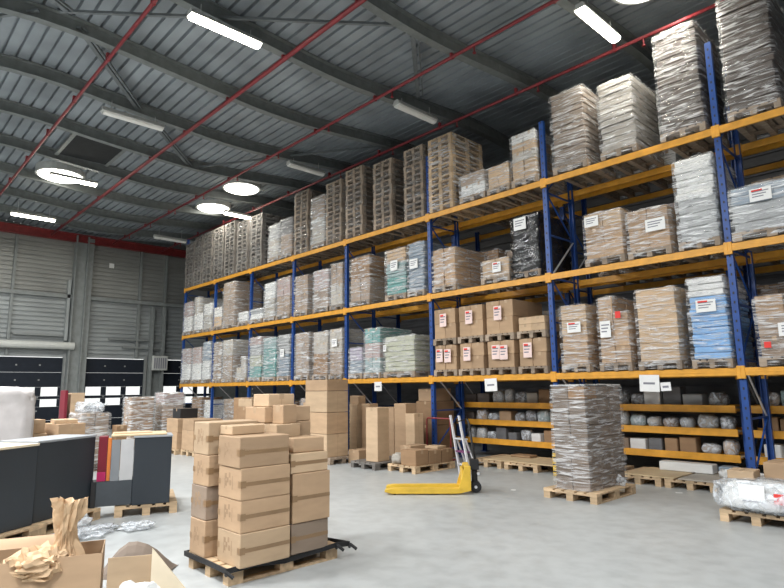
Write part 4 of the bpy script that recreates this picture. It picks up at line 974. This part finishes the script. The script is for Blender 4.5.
# ------------------------------------------------------------------ open carton with kraft paper
def open_carton():
    e_ = math.atan2(.66, .24)
    r = root('open_carton', 'large open carton at the bottom left stuffed with crumpled kraft paper', 'box', (-5.06, 1.62, 0), e_)
    w, d, h = 1.1, .46, .45; t = .008
    b = MB(); b.box(-w, 0, 0, t, 0, h, 'carton'); b.box(-w, 0, d-t, d, 0, h, 'carton'); b.box(-w, -w+t, t, d-t, 0, h, 'carton'); b.box(-t, 0, t, d-t, 0, h, 'carton'); b.box(-w+t, -t, t, d-t, 0, t, 'carton')
    link('box_body', b.mesh('box_body'), r)
    def flap(p0, p1, out, L, drop, bend=.0):
        p0 = Vector(p0); p1 = Vector(p1); o = Vector(out)*L + Vector((0, 0, drop)); n = 8; v = []; f = []
        for i in range(n+1):
            t_ = i/n; q = o*t_ + Vector((0, 0, bend*math.sin(t_*PI)))
            v += [tuple(p0+q), tuple(p1+q)]
        for i in range(n): f.append((2*i, 2*i+1, 2*i+3, 2*i+2))
        me = bpy.data.meshes.new('flap'); me.from_pydata(v, [], f); me.materials.append(M['carton'])
        bm = bmesh.new(); bm.from_mesh(me); bmesh.ops.recalc_face_normals(bm, faces=bm.faces); bmesh.ops.solidify(bm, geom=bm.faces, thickness=.006); bm.to_mesh(me); bm.free()
        link('flap', me, r)
    flap((-w, d, h), (-.25, d, h), (0, 1, 0), .16, .05, .02)
    flap((-w, 0, h), (-w, d, h), (-1, 0, 0), .28, -.05, .02)
    flap((-w, -.001, h), (0, -.001, h), (0, -1, 0), .05, -.28, .0)
open_carton()
def paper_bunch(name, label, loc, pts, radii, seed, mat='kraft', ruff=.35, n=34, twist=.6):
    """crumpled paper sheath swept along pts with deep folds"""
    v = []; f = []; P = [Vector(p) for p in pts]; m = 15; rn = random.Random(int(seed*10))
    for j in range(m+1):
        t = j/m*(len(P)-1); i = min(int(t), len(P)-2); u = t-i
        c = P[i].lerp(P[i+1], u); rr = radii[i]*(1-u)+radii[i+1]*u
        for k in range(n):
            a = 2*PI*k/n
            fold = (1 if k % 2 else -1)*.10 + rn.uniform(-.06, .06) + math.sin(a*5+seed+twist*j*.15)*ruff*.5 + noise.noise(Vector((math.cos(a)*2.2, math.sin(a)*2.2, j*.22+seed)))*ruff*1.6 + noise.noise(Vector((math.cos(a)*6, math.sin(a)*6, j*.6+seed)))*ruff*.7
            R_ = rr*(1+fold)
            v.append((c.x+R_*math.cos(a), c.y+R_*math.sin(a), c.z+noise.noise(Vector((a*2, j*.3, seed)))*rr*.5))
    for j in range(m):
        for k in range(n): f.append((j*n+k, j*n+(k+1) % n, (j+1)*n+(k+1) % n, (j+1)*n+k))
    me = bpy.data.meshes.new(name); me.from_pydata(v, [], f); me.materials.append(M[mat])
    return tag(link(name, me, None, loc), label, 'paper')
paper_bunch('kraft_paper', 'tall twist of crumpled kraft paper rising from the open carton', (-5.32, 1.42, .02), [(0, 0, .0), (0, 0, .34), (.0, 0, .52), (-.0, .0, .66), (-.02, .02, .82)], [.15, .15, .065, .085, .115], 3.1, ruff=.28)
def crumple(w, d, h, seed, mat, sub=3, amp=.22):
    me = lump_mesh(w, d, h, seed, mat, amp, sub, .8); rn = random.Random(seed)
    for v in me.vertices:
        k = 1+rn.uniform(-.13, .13); v.co = Vector((v.co.x*k, v.co.y*k, max(0, v.co.z*(1+rn.uniform(-.16, .16)))))
    for p in me.polygons: p.use_smooth = False
    return me
tag(link('kraft_paper', crumple(.42, .32, .20, 41, 'kraft', 4), None, (-5.30, 1.24, .30), 1.2), 'loose crumpled kraft paper spilling over the open carton rim', 'paper')
# cardboard flap piece, packing offcut and plastic on the floor
def sheet(name, label, cat, verts, mat, thick=.008, parent=None):
    me = bpy.data.meshes.new(name); v, f = verts; me.from_pydata(v, [], f); me.materials.append(M[mat])
    bm = bmesh.new(); bm.from_mesh(me); bmesh.ops.recalc_face_normals(bm, faces=bm.faces); bmesh.ops.solidify(bm, geom=bm.faces, thickness=thick); bm.to_mesh(me); bm.free()
    return tag(link(name, me), label, cat)
def strip(a0, a1, b0, b1, n=8, bump=.0, seed=0):
    v = []; f = []
    a0, a1, b0, b1 = map(Vector, (a0, a1, b0, b1))
    for i in range(n+1):
        t = i/n
        for j in range(n+1):
            s = j/n; p = a0.lerp(a1, t).lerp(b0.lerp(b1, t), s); p.z += bump*math.sin(PI*t)*math.sin(PI*s)+(noise.noise(p*5+Vector((seed, 0, 0)))*bump*.12)
            v.append(tuple(p))
    for i in range(n):
        for j in range(n): a = i*(n+1)+j; f.append((a, a+1, a+n+2, a+n+1))
    return v, f
o = sheet('cardboard_offcut', 'curled brown cardboard piece with white tape on the floor beside the open carton', 'cardboard', strip((-6.25, 2.02, .0), (-5.95, 1.85, .0), (-5.90, 2.62, .0), (-5.62, 2.36, .0), 8, .30, 2), 'cartonash')
g = MB(); g.bar((-6.08, 2.20, .235), (-5.83, 2.02, .10), .05, .004, 'paper'); link('tape', g.mesh('tape'), o)
sheet('cardboard_flap', 'pale cardboard sheet standing upright right of the open carton', 'cardboard', strip((-5.04, 1.66, .01), (-5.04, 1.66, .41), (-4.86, 1.98, .01), (-4.88, 1.96, .41), 8, .03, 4), 'cartonlt')
sheet('cardboard_flap', 'pointed pale cardboard sheet rising at the bottom edge beside white foam wrap', 'cardboard', strip((-4.86, 1.93, .0), (-4.88, 1.94, .46), (-4.66, 2.16, .0), (-4.68, 2.14, .16), 8, .02, 6), 'paletop')
tag(link('foam_wrap', crumple(.34, .2, .3, 17, 'white', 3), None, (-4.62, 1.74, 0), .9), 'crumpled white foam wrap at the bottom edge left of foreground stack', 'plastic')
o = link('clear_plastic', lump_mesh(.55, .36, .08, 23, 'plastic', .35, 4, .8), None, (-7.85, 2.38, 0), 2.1); tag(o, 'heap of clear plastic on the floor behind the tall kraft paper', 'plastic')
tag(link('clear_plastic', lump_mesh(.36, .3, .08, 27, 'plastic', .35, 4, .8), None, (-7.75, 2.85, 0), .4), 'smaller clear plastic scrap on the floor right of the kraft paper', 'plastic')
tag(link('paper_scrap', lump_mesh(.3, .15, .02, 29, 'kraft', .3, 3, .8), None, (-7.75, 1.75, 0), .9), 'flat kraft paper scrap on the floor in front of the charcoal cabinet', 'paper')
for (x, y, w, l) in [(-3.9, 9.85, .05, 'tiny white paper scrap on the floor in front of the boards at right'), (-5.95, 8.3, .04, 'tiny pale scrap on the floor left of the brown wrapped pallet')]:
    b = MB(); b.box(-w, w, -.03, .03, 0, .003, 'paper'); tag(link('paper_scrap', b.mesh('scrap'), None, (x, y, .0), .5), l, 'paper')
# ------------------------------------------------------------------ light
w = bpy.data.worlds.new('World'); sc.world = w; w.use_nodes = True
nt = w.node_tree; bg = nt.nodes['Background']
tc = N(nt, 'ShaderNodeTexCoord'); sp = N(nt, 'ShaderNodeSeparateXYZ'); nt.links.new(tc.outputs['Generated'], sp.inputs[0])
r = ramp(nt, sp.outputs['Z'], [(.0, (.42, .43, .42)), (.5, (.95, .97, 1.0)), (1., (.9, .95, 1.0))])
mr = N(nt, 'ShaderNodeMapRange'); mr.inputs[1].default_value = -.75; mr.inputs[2].default_value = -.92; mr.inputs[3].default_value = 1; mr.inputs[4].default_value = 3.2
nt.links.new(sp.outputs['X'], mr.inputs[0])
vm = N(nt, 'ShaderNodeVectorMath', operation='SCALE'); nt.links.new(r.outputs[0], vm.inputs[0]); nt.links.new(mr.outputs[0], vm.inputs['Scale'])
nt.links.new(vm.outputs[0], bg.inputs[0]); bg.inputs[1].default_value = .9
# fill lights added overhead out of view to brighten the hall, no fixtures
for k, (x, y) in enumerate([(-2, -1), (-7, -1.5), (-12, -1.5), (-17, -1), (2.5, 2), (-22, -1), (-14, 2.5), (-2, -5), (-9, -6), (-16, -6)]):
    L = bpy.data.lights.new('hall_fill_light', 'AREA'); L.shape = 'DISK'; L.size = 1.6; L.energy = 540; L.color = (.97, .985, 1)
    o = bpy.data.objects.new('hall_fill_light', L); COL.objects.link(o); o.location = (x, y, 7.9)
for (x, y, z, e) in [(-9.25, 4.55, 8.15, 45), (-4.5, 9.5, 8.16, 45), (-24.2, 4.6, 7.98, 40), (-20.1, 4.75, 8.3, 120), (-17.75, 9.45, 8.3, 90), (-20.2, 9.75, 8.28, 90), (-3.45, 9.9, 8.4, 80)]:
    L = bpy.data.lights.new('lamp_glow', 'AREA'); L.shape = 'RECTANGLE'; L.size = .25; L.size_y = 1.3; L.energy = e; L.color = (1, .95, .84)
    o = bpy.data.objects.new('lamp_glow', L); COL.objects.link(o); o.location = (x, y, z)
# ------------------------------------------------------------------ camera
cam = bpy.data.cameras.new('camera'); co = bpy.data.objects.new('camera', cam); COL.objects.link(co)
Rm = Matrix(((0.6834819, 0.1238192, 0.7193895), (0.7298734, -0.1001058, -0.6762127), (-0.0117130, 0.9872424, -0.1587928)))
co.matrix_world = Matrix.Translation((0, 0, 1.70)) @ Rm.to_4x4()
cam.sensor_fit = 'HORIZONTAL'; cam.sensor_width = 36; cam.lens = 581/784*36; cam.clip_end = 200
sc.camera = co
sc.view_settings.view_transform = 'Standard'; sc.view_settings.look = 'None'; sc.view_settings.gamma = 1
sc.view_settings.use_curve_mapping = False; sc.view_settings.exposure = 0.0
